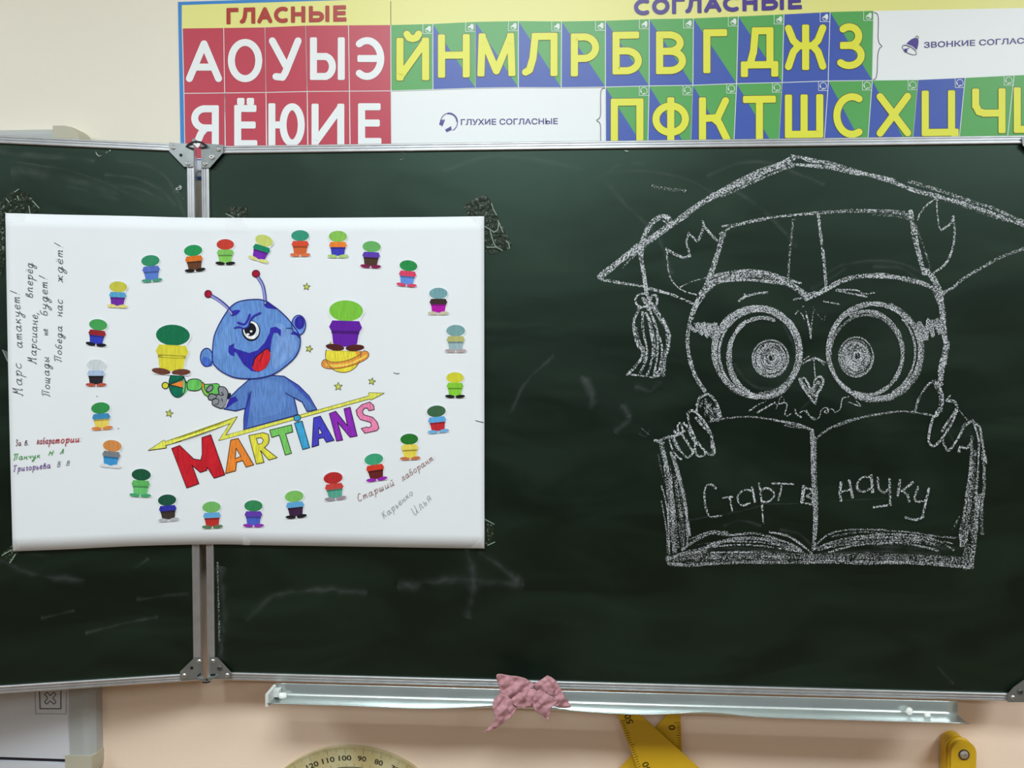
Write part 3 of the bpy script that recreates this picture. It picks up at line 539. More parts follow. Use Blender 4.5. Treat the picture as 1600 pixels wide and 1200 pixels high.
# ------------------------------------------------------------------ paper poster
po = thing('paper_poster', 'white hand-drawn paper poster with a blue alien and MARTIANS, taped across two board panels', 'poster', (0.1, -0.02, Z0+.5))
paper = mat('drawing_paper', (228, 231, 234), 0.62, 0.35, var=0.012, vscale=6, bump=0.05, bscale=12)
TL = [(8.5, 333), (100, 335.5), (200, 337.5), (300, 340), (420, 340.5), (560, 340), (680, 339), (756.5, 338)]
BL = [(20, 861.5), (110, 858), (215, 853), (330, 850.5), (420, 852), (560, 854), (680, 856), (757, 857)]
b = MB(); NX = 60; NY = 24; tc = catmull(TL, 9); bc = catmull(BL, 9); NX = len(tc)-1; vs = []
for i in range(NX+1):
    for j in range(NY+1):
        f = j/NY; q = tc[i].lerp(bc[i], f); ex = 0
        if i == 0: ex = 3.0*math.sin(f*3.1)*-0.3
        lift = 0.0007*noise.noise(Vector((q.x*.012, q.y*.012, 3)))
        vs.append(paperS(q.x+ex, q.y, -0.0004+min(0, lift)))
b.add(vs, [(i*(NY+1)+j, i*(NY+1)+j+1, (i+1)*(NY+1)+j+1, (i+1)*(NY+1)+j) for i in range(NX) for j in range(NY)])
o = b.build('paper_sheet', paper, po, True); md = o.modifiers.new('s', 'SOLIDIFY'); md.thickness = 0.0003; md.offset = 1
PS = paperS
def drawing(name, items, label=None):
    """items: ('f', poly, rgb, smooth, holes) fills | ('l', pts, w, rgb, smooth) lines, in paint order"""
    mats = []; mb = MB(); off = 0.0003
    def mi(m):
        if m not in mats: mats.append(m)
        return mats.index(m)
    for it in items:
        off += 0.00003
        if it[0] == 'f': fill(mb, PS, it[1], off, mi(pencil(it[2])), it[4] if len(it) > 4 else (), 12, it[3] if len(it) > 3 else False)
        else: ribbon(mb, PS, it[1], it[2], off, mi(flat(it[3])), it[4] if len(it) > 4 else True, closed=(len(it) > 5 and it[5]))
    o = mb.build(name, mats, po)
    if label: o['label'] = label
    return o
K = Z(200, 400, 5.3333)
NAVY = (38, 42, 120); DKB = (50, 44, 160)
head = K((705, 870), (712, 700), (745, 600), (800, 500), (860, 420), (930, 378), (1040, 362), (1130, 370), (1230, 430), (1310, 500), (1370, 570), (1418, 640), (1435, 690), (1428, 770), (1385, 850), (1290, 935), (1210, 985), (1120, 1012), (1030, 1022), (900, 1015), (800, 975), (735, 925))
body = [(388, 594), (400, 588), (420, 586), (444, 588), (466, 602), (483, 619), (495, 640), (480, 643), (472, 628), (459, 621), (462, 632), (465.5, 648), (425, 659), (381, 671), (381, 655), (383, 638), (368, 642), (350, 639), (356, 624), (372, 608)]
drawing('blue_alien_drawing', [
 ('f', K(*ell(655, 845, 52, 76)), (96, 140, 205)), ('l', K(*ell(655, 845, 52, 76)), 1.6, NAVY, True, True), ('f', K((620, 850), (650, 840), (690, 870), (700, 915), (650, 918), (620, 890)), (70, 105, 195), True),
 ('f', body, (88, 125, 190)), ('l', body, 1.7, NAVY, False, True), ('f', [(383, 640), (388, 612), (392, 618), (390, 640), (386, 668), (382, 669)], (60, 78, 175)), ('f', [(359, 622), (368, 619), (372, 626), (365, 630), (353, 639), (355, 630)], DKB), ('f', [(444, 589), (466, 603), (484, 622), (491, 638), (480, 624), (464, 608)], (66, 88, 180)), ('l', [(446, 614), (460, 622), (471, 628)], 1.4, NAVY), ('l', [(392, 612), (389, 622), (384, 638)], 1.6, NAVY), ('f', [(398, 600), (436, 598), (444, 640), (396, 650)], (96, 134, 198), True),
 ('f', head, (100, 142, 206), True), ('f', K((1230, 560), (1330, 600), (1400, 700), (1390, 800), (1280, 900), (1220, 940), (1200, 850), (1230, 700)), (118, 154, 212), True), ('f', K((760, 660), (860, 560), (900, 700), (860, 800), (760, 860), (735, 780)), (106, 148, 209), True), ('l', catmull(head, 4, True), 1.8, NAVY, True, True),
 ('f', K((1130, 395), (1160, 375), (1240, 440), (1200, 440), (1150, 430)), DKB, True), ('f', K((868, 500), (860, 470), (890, 450), (935, 455), (905, 490)), DKB, True),
 ('l', K((690, 328), (760, 370), (830, 430), (868, 488)), 5.2, NAVY), ('l', K((694, 332), (760, 375), (825, 432), (862, 482)), 3.0, (150, 150, 215)), ('f', K(*ell(668, 316, 29, 30)), (165, 22, 52)), ('l', K(*ell(668, 316, 29, 30)), 1.2, (70, 20, 40), True, True),
 ('l', K((1080, 172), (1120, 240), (1138, 320), (1145, 400)), 5.4, NAVY), ('l', K((1082, 178), (1118, 240), (1136, 320), (1143, 392)), 3.0, (150, 150, 215)), ('f', K(*ell(1066, 147, 31, 29)), (165, 22, 52)), ('l', K(*ell(1066, 147, 31, 29)), 1.2, (70, 20, 40), True, True),
 ('f', K(*ell(1422, 575, 58, 82)), (108, 145, 215)), ('l', K(*ell(1422, 575, 58, 82)), 1.5, NAVY, True, True), ('f', K(*ell(1430, 556, 42, 56)), DKB), ('l', K(*ell(1430, 556, 30, 44)), 1, NAVY, True, True), ('f', K((1355, 650), (1385, 628), (1425, 655), (1432, 690), (1400, 660)), DKB, True), ('l', K((1318, 602), (1375, 602)), 1.2, NAVY),
 ('f', K((835, 800), (840, 750), (885, 728), (878, 765), (950, 790), (1010, 808), (1080, 785), (1140, 720), (1180, 640), (1185, 600), (1230, 588), (1275, 615), (1272, 672), (1245, 640), (1215, 640), (1197, 690), (1188, 780), (1182, 860), (1150, 930), (1090, 965), (1030, 958), (960, 900), (905, 810), (885, 795), (885, 835), (855, 825)), DKB, False),
 ('f', K((1110, 805), (1160, 772), (1184, 795), (1182, 860), (1148, 930), (1090, 960), (1050, 950), (1036, 915), (1060, 850)), (205, 38, 48), True), ('l', K((1040, 915), (1060, 850), (1110, 805), (1160, 772), (1184, 795)), 1.6, (30, 15, 50)), ('l', K((1130, 800), (1110, 850), (1095, 885)), 1.1, (90, 15, 30)),
 ('f', K(*ell(1024, 622, 76, 86, -.15)), (20, 20, 40)), ('f', K(*ell(1026, 618, 66, 76, -.15)), (232, 234, 236)), ('f', K(*ell(1018, 612, 50, 56, -.1)), (22, 22, 34)), ('f', K(*ell(1026, 628, 10, 9)), (235, 235, 238)), ('f', K(*ell(1000, 652, 13, 8)), (225, 225, 230)),
 ('f', K((950, 605), (962, 560), (1010, 530), (1030, 535), (1005, 575), (965, 605)), (96, 136, 205), True), ('l', K((888, 600), (925, 592), (965, 606)), 2.6, DKB), ('l', K((918, 556), (970, 570), (1000, 530), (1014, 490)), 3.6, DKB), ('l', K((1025, 530), (1050, 500), (1103, 474)), 3.0, DKB), ('l', K((965, 605), (1000, 590), (1015, 550), (1022, 538)), 2.2, NAVY),
], 'blue cartoon alien with two red-tipped antennae and a wide grin')
Q7 = Z(250, 560, 10)
GR = (104, 190, 92); BK = (24, 30, 30)
pis = [('f', Q7(*ell(270, 405, 130, 205, -.05)), (14, 104, 78)), ('f', Q7((365, 300), (390, 330), (430, 390), (435, 490), (400, 540), (355, 575), (360, 430)), (112, 190, 120), True), ('f', Q7((150, 412), (365, 345), (362, 460)), (222, 130, 58)), ('l', Q7((365, 300), (150, 412), (362, 462)), 1.2, BK, False), ('l', Q7(*ell(270, 405, 130, 205, -.05)), 1.2, BK, True, True), ('l', Q7((365, 300), (385, 330), (430, 400)), 1.6, BK),
 ('f', Q7(*ell(82, 423, 48, 48)), (215, 212, 60)), ('l', Q7(*ell(82, 423, 50, 50)), 1.4, BK, True, True),
 ('f', Q7((425, 380), (460, 335), (540, 320), (620, 335), (655, 380), (650, 460), (590, 500), (500, 505), (435, 480)), GR, True), ('l', Q7((425, 380), (460, 335), (540, 320), (620, 335), (655, 380), (650, 460), (590, 500), (500, 505), (435, 480)), 1.3, BK, True, True),
 ('f', Q7((650, 375), (685, 385), (695, 450), (720, 500), (770, 550), (750, 600), (690, 560), (655, 490)), (130, 195, 80), True), ('f', Q7((690, 405), (800, 400), (900, 395), (935, 430), (910, 540), (850, 560), (780, 550), (720, 480)), GR, True), ('l', Q7((690, 405), (800, 400), (900, 395), (935, 440)), 1.2, BK), ('f', Q7((655, 380), (685, 385), (695, 455), (660, 462)), (225, 140, 60)), ('l', Q7((655, 380), (685, 385), (695, 450), (720, 510), (770, 555)), 1.2, BK), ('l', Q7((650, 480), (690, 560), (745, 595)), 1.2, BK),
 ('f', Q7((910, 460), (960, 440), (1020, 460), (1060, 530), (1060, 640), (1030, 720), (970, 780), (900, 765), (820, 720), (815, 660), (760, 640), (755, 590), (800, 550), (870, 570), (920, 550)), (138, 140, 148), True), ('l', Q7((910, 460), (960, 440), (1020, 460), (1060, 530), (1060, 640), (1030, 720), (970, 780), (900, 765), (820, 720), (815, 660), (760, 640), (755, 590), (800, 550), (870, 570), (920, 550)), 1.5, BK, True, True),
 ('f', Q7(*ell(778, 472, 38, 62, .75)), (140, 142, 150)), ('l', Q7(*ell(778, 472, 38, 62, .75)), 1.3, BK, True, True), ('l', Q7((820, 650), (870, 630), (920, 650), (900, 710), (860, 725)), 1.2, BK), ('l', Q7((960, 530), (990, 570), (940, 575), (920, 550)), 1.4, BK), ('l', Q7((965, 630), (975, 670)), 1.3, BK), ('l', Q7((870, 570), (880, 610), (820, 640)), 1.2, BK), ('f', Q7((1060, 540), (1105, 540), (1110, 580), (1075, 620), (1030, 690), (1045, 620)), (30, 32, 40)), ('f', Q7((1050, 640), (1080, 640), (1030, 760), (980, 785), (1030, 720)), (180, 182, 188))]
drawing('ray_gun_drawing', pis, 'green and orange ray gun held by a grey glove')
V5 = Z(220, 600, 4.0)
arrow = V5((45, 416), (145, 350), (152, 360), (603, 203), (530, 320), (960, 203), (1424, 74), (1424, 54), (1522, 57), (1436, 101), (1434, 92), (486, 354), (558, 246), (157, 384), (160, 400))
drawing('arrow_drawing', [('f', arrow, (222, 222, 92)), ('l', arrow, 0.9, (110, 110, 40), False, True), ('l', V5((45, 416), (160, 400), (157, 384), (255, 355)), 1.2, (40, 40, 30), False)], 'yellow zigzag double-headed arrow')
LET = [
 ((196, 32, 44), [(193, 403), (243, 384), (330, 468), (375, 476), (384, 440), (382, 335), (437, 317), (525, 568), (458, 589), (415, 520), (412, 540), (372, 553), (345, 530), (320, 508), (363, 623), (287, 650)], []),
 ((232, 134, 50), [(530, 560), (562, 350), (608, 340), (705, 505), (658, 520), (637, 478), (598, 490), (592, 543)], [[(595, 400), (625, 452), (590, 466)]]),
 ((224, 216, 70), [(675, 322), (765, 304), (797, 315), (803, 350), (795, 375), (772, 398), (852, 460), (800, 475), (748, 415), (770, 490), (722, 500)], [[(722, 340), (752, 334), (766, 350), (757, 372), (732, 377)]]),
 ((120, 196, 98), [(806, 288), (942, 255), (950, 300), (905, 312), (942, 433), (903, 444), (866, 320), (818, 334)], []),
 ((62, 160, 208), [(960, 245), (1008, 232), (1055, 398), (1012, 410)], []),
 ((72, 66, 190), [(1070, 395), (1080, 212), (1122, 200), (1208, 352), (1160, 365), (1142, 335), (1110, 342), (1112, 382)], [[(1113, 270), (1134, 308), (1112, 315)]]),
 ((140, 44, 178), [(1178, 185), (1218, 170), (1292, 262), (1270, 155), (1308, 145), (1352, 325), (1308, 333), (1230, 240), (1262, 350), (1224, 357)], []),
 ((228, 128, 170), [(1345, 165), (1380, 130), (1430, 112), (1455, 133), (1459, 160), (1425, 167), (1418, 152), (1400, 150), (1385, 170), (1394, 192), (1450, 208), (1478, 240), (1488, 275), (1475, 292), (1400, 308), (1378, 278), (1412, 268), (1422, 274), (1442, 262), (1436, 240), (1372, 222), (1352, 195)], []),
]
for i, (c, poly, hol) in enumerate(LET):
    dk = tuple(int(v*.35) for v in c)
    it = [('f', V5(*poly), c, False, [V5(*h) for h in hol]), ('l', V5(*poly), 1.3, dk, False, True)] + [('l', V5(*h), 1.1, dk, False, True) for h in hol]
    if i == 4: it += [('f', V5(*ell(977, 211, 21, 21)), c), ('l', V5(*ell(977, 211, 21, 21)), 1.2, dk, True, True)]
    drawing('title_letter', it)
for (x, y, r, a) in ((479, 448, 6, .1), (483, 545, 6, .3), (264.5, 646, 6.5, .2), (528.5, 604, 7, 0), (581, 596, 6, .2)):
    st = [(x+(r if i % 2 == 0 else r*.42)*math.sin(a+i*math.pi/5), y-(r if i % 2 == 0 else r*.42)*math.cos(a+i*math.pi/5)) for i in range(10)]
    drawing('star_drawing', [('f', st, (196, 200, 90)), ('l', st, 0.9, (90, 96, 50), False, True)])
H4 = Z(400, 400, 5.3333)
drawing('planet_drawing', [('f', H4(*ell(725, 825, 146, 145)), (228, 212, 66)), ('f', H4((770, 690), (830, 730), (868, 800), (868, 870), (830, 920), (840, 830)), (226, 158, 58), True), ('l', H4(*ell(725, 825, 146, 145)), 1, (120, 90, 40), True, True),
 ('f', H4((548, 890), (575, 862), (640, 885), (760, 870), (870, 820), (880, 795), (925, 795), (940, 825), (915, 860), (820, 905), (700, 935), (600, 938), (555, 920)), (228, 150, 66), True), ('l', H4((548, 890), (575, 862), (640, 885), (760, 870), (870, 820), (880, 795), (925, 795), (940, 825), (915, 860), (820, 905), (700, 935), (600, 938), (555, 920)), 1, (120, 70, 40), True, True), ('f', H4((575, 900), (640, 905), (760, 895), (860, 855), (920, 820), (900, 850), (780, 905), (650, 925)), (236, 205, 90), True)], 'yellow ringed planet')
# glued coloured paper cut-outs (plain stand-ins): rounded top, two bands, feet
CUT = [(184, 440, 481, (196, 190, 72), (86, 160, 200), (112, 46, 160), (222, 210, 120), .05), (236, 399, 441, (52, 140, 100), (86, 112, 190), (90, 124, 200), (70, 150, 120), -.08), (303, 383, 425, (40, 146, 84), (214, 112, 40), (100, 62, 44), (34, 30, 30), -.1), (352, 374, 414, (196, 62, 50), (128, 190, 92), (132, 196, 92), (30, 30, 30), 0), (409, 367, 409, (196, 204, 112), (26, 132, 96), (116, 42, 170), (216, 214, 130), .3),
 (469, 360, 401, (56, 146, 118), (214, 76, 52), (208, 98, 52), (216, 112, 70), 0), (528, 361, 403, (134, 188, 84), (232, 128, 54), (62, 62, 180), (170, 200, 120), 0), (580, 377, 419, (104, 172, 98), (92, 60, 170), (78, 56, 44), (130, 30, 80), .05), (637, 407, 448, (44, 140, 74), (212, 66, 100), (100, 140, 214), (210, 70, 104), .1), (685, 450, 492, (116, 160, 166), (62, 48, 46), (176, 24, 160), (196, 188, 160), 0),
 (712, 508, 551, (120, 160, 162), (180, 176, 112), (152, 178, 184), (176, 160, 160), 0), (711, 582, 622, (206, 202, 56), (130, 196, 56), (132, 200, 60), (30, 30, 30), 0), (683, 634, 677, (62, 100, 70), (96, 164, 218), (190, 44, 54), (110, 170, 215), -.1), (640, 678, 719, (40, 116, 44), (228, 208, 92), (228, 208, 80), (190, 110, 70), -.05), (586, 709, 752, (62, 158, 118), (206, 60, 40), (104, 34, 34), (150, 40, 170), -.15),
 (522, 738, 782, (180, 44, 44), (196, 66, 62), (86, 160, 138), (150, 140, 150), -.12), (461, 767, 810, (122, 184, 94), (96, 164, 212), (62, 34, 64), (30, 28, 32), -.1), (396, 782, 824, (52, 132, 84), (98, 60, 166), (74, 94, 190), (140, 50, 170), 0), (331, 784, 826, (114, 178, 98), (98, 166, 214), (186, 48, 44), (90, 116, 84), -.05), (262, 773, 815, (30, 80, 62), (50, 50, 160), (62, 52, 46), (178, 178, 184), -.08),
 (220, 733, 777, (28, 84, 58), (96, 178, 96), (104, 192, 112), (70, 160, 110), .05), (174, 688, 731, (206, 136, 74), (122, 124, 130), (62, 146, 206), (220, 222, 226), .1), (158, 629, 672, (52, 142, 74), (62, 136, 184), (228, 204, 92), (214, 130, 70), -.08), (152, 499, 541, (70, 158, 84), (146, 38, 48), (52, 62, 180), (26, 26, 40), .12), (150, 562, 604, (202, 208, 212), (166, 186, 214), (40, 38, 44), (180, 84, 66), 0)]
BIG = [(269, 508, 586, (22, 110, 74), (216, 206, 62), (218, 206, 60), (106, 60, 48), .05), (540, 470, 548, (122, 190, 64), (98, 32, 156), (100, 34, 160), (82, 36, 34), .03)]
def cutout(x, y0, y1, c1, c2, c3, c4, rot):
    H = y1-y0; cx, cyy = x, (y0+y1)/2; cs, sn = math.cos(rot), math.sin(rot)
    def T(pts): return [(cx+(a*cs-b_*sn)*H, cyy+(a*sn+b_*cs)*H) for a, b_ in pts]
    hd_ = ell(0, -.30, .34, .21, 0, 22)
    tor = [(-.27, -.10), (.27, -.10), (.33, .03), (.27, .14), (-.27, .14), (-.33, .03)]
    leg = [(-.27, .14), (.27, .14), (.24, .36), (.02, .42), (-.02, .42), (-.24, .36)]
    mats = [paper]; mb = MB()
    out = [(-.30, -.12)]+[(-.38*math.cos(t), -.28-.25*math.sin(t)) for t in [math.pi*i/12 for i in range(13)]]+[(.30, -.12), (.35, .03), (.28, .20), (.27, .36), (.40, .44), (.36, .50), (-.36, .50), (-.40, .44), (-.27, .36), (-.28, .20), (-.35, .03)]
    # paper body with a little thickness, standing proud of the sheet
    q = T(out); n = len(q); f = [PS(a, b_, 0.0011) for a, b_ in q]; g = [PS(a, b_, 0.0002) for a, b_ in q]
    mb.add(f+g, [(i, (i+1) % n, n+(i+1) % n, n+i) for i in range(n)]); fill(mb, PS, q, .0011, 0, grid=9)
    for kq, (pl, c) in enumerate(((hd_, c1), (leg, c3), (tor, c2), ([(-.28, .10), (.28, .10), (.28, .16), (-.28, .16)], tuple(int(v*.72) for v in c3)), (ell(-.20, .435, .19, .065, .1, 14), c4), (ell(.20, .435, .19, .065, -.1, 14), c4))):
        mats.append(pencil(c, .1)); fill(mb, PS, T(pl), 0.0013+kq*0.00005, kq+1, grid=9)
    mb.build('paper_cut_out', mats, po)
for c in CUT+BIG: cutout(*c)

# ---- handwriting (my own pen strokes per letter: x-height 1, baseline 0)
GL = {
 'а': ([[(.7, .8), (.45, 1), (.1, .7), (.08, .25), (.3, 0), (.6, .3), (.75, .9)], [(.78, 1), (.7, .35), (.8, 0), (1, .2)]], 1.1),
 'р': ([[(.05, .7), (.25, 1), (.2, 0), (.1, -.9)], [(.22, .5), (.5, 1), (.78, .85), (.75, .4), (.5, 0), (.3, .15)]], 1.0),
 'с': ([[(.7, .85), (.45, 1), (.12, .7), (.1, .25), (.35, 0), (.75, .2)]], .85),
 'т': ([[(.1, 1), (.12, 0)], [(.12, .6), (.35, 1), (.45, .8), (.45, 0)], [(.46, .6), (.7, 1), (.82, .8), (.82, .1), (1, .15)]], 1.15),
 'к': ([[(.1, 1), (.1, 0)], [(.65, 1), (.15, .5), (.45, .45), (.7, 0)]], .9),
 'у': ([[(.1, 1), (.1, .5), (.35, .3), (.65, .6)], [(.7, 1), (.6, 0), (.4, -.8), (.1, -.85), (.2, -.4), (.9, .2)]], 1.0),
 'ц': ([[(.1, 1), (.1, .1), (.35, 0), (.65, .4)], [(.7, 1), (.68, 0), (.8, -.3)]], 1.0),
 'е': ([[(.1, .45), (.6, .6), (.6, .95), (.35, 1), (.1, .6), (.15, .15), (.4, 0), (.75, .2)]], .85),
 'ё': ([[(.1, .45), (.6, .6), (.6, .95), (.35, 1), (.1, .6), (.15, .15), (.4, 0), (.75, .2)], [(.25, 1.35), (.27, 1.45)], [(.5, 1.35), (.52, 1.45)]], .85),
 'и': ([[(.1, 1), (.1, .15), (.3, 0), (.6, .4), (.68, 1)], [(.68, 1), (.65, .1), (.9, .1)]], 1.0),
 'й': ([[(.1, 1), (.1, .15), (.3, 0), (.6, .4), (.68, 1)], [(.68, 1), (.65, .1), (.9, .1)], [(.3, 1.5), (.45, 1.35), (.65, 1.55)]], 1.0),
 'н': ([[(.1, 1), (.1, 0)], [(.1, .5), (.65, .5)], [(.65, 1), (.65, 0), (.85, .15)]], .95),
 'в': ([[(.1, .1), (.2, 1.3), (.5, 1.5), (.55, 1.2), (.25, .75), (.65, .7), (.75, .35), (.5, 0), (.15, .1)]], .95),
 'п': ([[(.1, 1), (.1, 0)], [(.1, .6), (.35, 1), (.6, .9), (.62, .1), (.85, .1)]], 1.0),
 'о': ([[(.4, 1), (.1, .7), (.12, .2), (.4, 0), (.7, .35), (.65, .8), (.4, 1)]], .9),
 'щ': ([[(.08, 1), (.08, .1), (.25, 0), (.42, .4)], [(.45, 1), (.45, .1), (.65, 0), (.8, .4)], [(.85, 1), (.83, 0), (.95, -.3)]], 1.2),
 'ш': ([[(.08, 1), (.08, .1), (.25, 0), (.42, .4)], [(.45, 1), (.45, .1), (.65, 0), (.8, .4)], [(.85, 1), (.83, .1), (1, .1)]], 1.2),
 'д': ([[(.65, .8), (.4, 1), (.1, .6), (.2, .05), (.5, .15), (.7, .9)], [(.72, 1), (.65, 0), (.45, -.8), (.15, -.8), (.25, -.35), (.95, .2)]], 1.05),
 'ы': ([[(.1, 1), (.1, 0), (.4, .05), (.45, .4), (.15, .5)], [(.7, 1), (.7, .05), (.85, .1)]], 1.0),
 'ь': ([[(.15, 1), (.12, 0), (.45, .05), (.5, .45), (.18, .5)]], .75),
 'б': ([[(.65, 1.6), (.3, 1.5), (.1, .9), (.12, .2), (.4, 0), (.68, .35), (.55, .8), (.2, .7)]], .9),
 'ж': ([[(.05, 1), (.4, .5), (.05, 0)], [(.45, 1), (.45, 0)], [(.9, 1), (.5, .5), (.95, 0)]], 1.15),
 'л': ([[(0, .05), (.2, .1), (.35, 1), (.65, 1)], [(.65, 1), (.62, .05), (.8, .1)]], .95),
 'г': ([[(.08, .8), (.3, 1), (.5, .85), (.3, .2), (.45, 0), (.65, .15)]], .75),
 'ч': ([[(.1, 1), (.12, .6), (.5, .5)], [(.6, 1), (.55, 0)]], .8),
 'я': ([[(.7, 0), (.7, 1), (.35, 1), (.15, .75), (.35, .5), (.7, .5)], [(.4, .5), (.1, 0)]], .9),
 'М': ([[(-.1, .1), (.1, 0), (.25, 1.9)], [(.25, 1.9), (.4, .9), (.75, 1.95)], [(.75, 1.95), (.75, .1), (.95, .1)]], 1.3),
 'П': ([[(-.05, 1.5), (.2, 1.85), (1.0, 1.8)], [(.3, 1.6), (.2, .1), (0, .1)], [(.75, 1.6), (.7, .1)]], 1.15),
 'З': ([[(.1, 1.7), (.5, 1.95), (.65, 1.5), (.3, 1.1), (.65, .8), (.5, .1), (.05, .1)]], .9),
 'Н': ([[(.1, .1), (.3, 1.7)], [(.2, .9), (.8, 1.0)], [(.9, 1.8), (.75, 0)]], 1.2),
 'А': ([[(0, .1), (.3, .3), (.6, 1.8), (.7, 0)], [(.2, .7), (.75, .7)]], 1.1),
 'Г': ([[(-.05, 1.5), (.2, 1.85), (.9, 1.75)], [(.35, 1.6), (.2, .1), (0, .1)]], 1.0),
 'В': ([[(.25, 1.7), (.1, 0)], [(.1, 1.6), (.6, 1.8), (.65, 1.2), (.25, 1), (.7, .8), (.6, .05), (.05, .1)]], 1.0),
 'С': ([[(.75, 1.6), (.45, 1.9), (.12, 1.3), (.1, .4), (.4, 0), (.8, .25)]], 1.0),
 'К': ([[(.2, 1.8), (.1, 0)], [(.8, 1.8), (.2, .95), (.45, .85), (.8, 0)]], 1.05),
 'И': ([[(.15, 1.8), (.1, .3), (.35, 0), (.8, .8), (.85, 1.8)], [(.85, 1.8), (.8, .1), (1, .1)]], 1.2),
 '!': ([[(.45, 1.9), (.2, .5)], [(.15, .1), (.14, 0)]], .5), '.': ([[(.1, .1), (.12, 0)]], .3), ',': ([[(.15, .2), (0, -.4)]], .35), ':': ([[(.15, .8), (.15, .9)], [(.12, .1), (.12, .2)]], .4), ' ': ([], .8)}
def write(name, items):
    for it in items: write1('handwritten_word', [it])
def write1(name, items):
    mats = []; mb = MB()
    for (s, a, b_, xh, col, wd) in items:
        a = Vector(a); b_ = Vector(b_); d = b_-a; L = d.length; d.normalize(); up = Vector((d.y, -d.x))
        tot = sum(GL[c][1]+.12 for c in s); kx = L/tot; x = 0
        m = flat(col, .7)
        if m not in mats: mats.append(m)
        for c in s:
            st, adv = GL[c]
            for pl in st:
                pts = [a + d*((x+p[0]+p[1]*.18)*kx) + up*(p[1]*xh) for p in pl]
                ribbon(mb, PS, [tuple(p) for p in pts], wd, 0.0005, mats.index(m), True, False, n=4)
            x += adv+.12
    mb.build(name, mats, po)
INK = (70, 72, 78)
write('handwriting', [('Марс', (35, 618), (33, 566), 8.0, INK, 1.0), ('атакует!', (35, 544), (30, 455), 7.5, INK, 1.0), ('Марсиане,', (56, 568), (59, 487), 7, INK, 1.0), ('вперёд', (51, 466), (51, 409), 7, INK, 1.0),
 ('Пощады', (78, 620), (76, 556), 6.5, INK, 1.0), ('не', (75, 524), (74, 513), 5.5, INK, 1.0), ('будет!', (74, 494), (74, 432), 7, INK, 1.0), ('Победа', (96, 566), (97, 508), 6, INK, 1.0), ('нас', (97, 495), (98, 467), 7, INK, 1.0), ('ждёт!', (98, 442), (98, 381), 7, INK, 1.0)])
write('handwriting', [('За', (24, 697), (34, 696), 5, (120, 60, 80), 1.0), ('в.', (38, 696), (46, 695.5), 5, (90, 60, 80), 1.0), ('лабара', (57, 694), (86, 693), 6, (150, 40, 60), 1.1), ('тории:', (86, 693), (129, 690), 6, (170, 30, 48), 1.4)])
write('handwriting', [('Панчук', (21, 719), (64, 715.5), 5, (70, 150, 70), 1.2), ('Н', (75, 712.5), (85, 711.5), 4.4, (70, 150, 70), 1.2), ('А', (93, 709.5), (102, 708.5), 4.2, (70, 140, 80), 1.1)])
write('handwriting', [('Григорьева', (21, 737), (80, 731), 5.2, (110, 60, 140), 1.1), ('В', (89, 730), (96, 729), 4.6, (110, 100, 120), .9), ('В', (103, 727.5), (110, 727), 4.0, (120, 105, 125), .9)])
write('handwriting', [('Старший', (560, 784), (618, 757), 6, (140, 90, 84), .9), ('лаборант:', (629, 752), (682, 716), 5.6, (145, 96, 88), .9), ('Карьенко', (600, 811), (647, 771), 5.6, (158, 158, 162), .9), ('Илья', (648, 806), (676, 779), 7, (158, 156, 162), .9)])
b = MB(); ribbon(b, PS, [(743, 657), (750, 659), (756, 660)], 1.0, .0005); ribbon(b, PS, [(615, 582), (620, 584), (624, 583)], .9, .0005); ribbon(b, PS, [(184, 669), (186, 670)], 1, .0005); ribbon(b, PS, [(151, 619), (152.5, 620)], 1.2, .0005); b.build('pen_mark', flat((60, 60, 66)), po)
# adhesive tape
def tapemat():
    m = bpy.data.materials.new('clear_tape'); m.use_nodes = True; N = m.node_tree.nodes; L = m.node_tree.links; b = N['Principled BSDF']
    b.inputs['Base Color'].default_value = lin((36, 46, 34)); b.inputs['Roughness'].default_value = 0.22; b.inputs['Specular IOR Level'].default_value = 0.5
    g = N.new('ShaderNodeNewGeometry'); n = N.new('ShaderNodeTexNoise'); n.inputs['Scale'].default_value = 260; n.inputs['Detail'].default_value = 5; L.new(g.outputs[0], n.inputs['Vector'])
    r = N.new('ShaderNodeValToRGB'); r.color_ramp.elements[0].position = .58; r.color_ramp.elements[0].color = lin((38, 48, 34)); r.color_ramp.elements[1].position = .72; r.color_ramp.elements[1].color = lin((150, 165, 150)); L.new(n.outputs[0], r.inputs[0]); L.new(r.outputs[0], b.inputs['Base Color'])
    bp = N.new('ShaderNodeBump'); bp.inputs['Strength'].default_value = .5; bp.inputs['Distance'].default_value = .002; n2 = N.new('ShaderNodeTexNoise'); n2.inputs['Scale'].default_value = 120; L.new(g.outputs[0], n2.inputs['Vector']); L.new(n2.outputs[0], bp.inputs['Height']); L.new(bp.outputs[0], b.inputs['Normal'])
    b.inputs['Alpha'].default_value = .72
    return m
def gloss_tape():
    m = bpy.data.materials.new('clear_tape_on_paper'); m.use_nodes = True; b = m.node_tree.nodes['Principled BSDF']; b.inputs['Base Color'].default_value = (.95, .95, .95, 1); b.inputs['Roughness'].default_value = .12; b.inputs['Alpha'].default_value = .13; return m
TM = tapemat(); TG = gloss_tape()
def tape(S, poly, m, wr=(), lift=.0008, lm=None):
    b = MB(); fill(b, lambda x, y, o=0: S(x, y, lift + .0004*noise.noise(Vector((x*.2, y*.2, 1)))), poly, grid=5)
    for q in wr: ribbon(b, S, q, 1.3, lift+.0009, 1)
    o = b.build('tape_strip', [m, mat('tape_wrinkle', (140, 158, 145), .4)], po); return o
Q = Z(680, 280, 10)
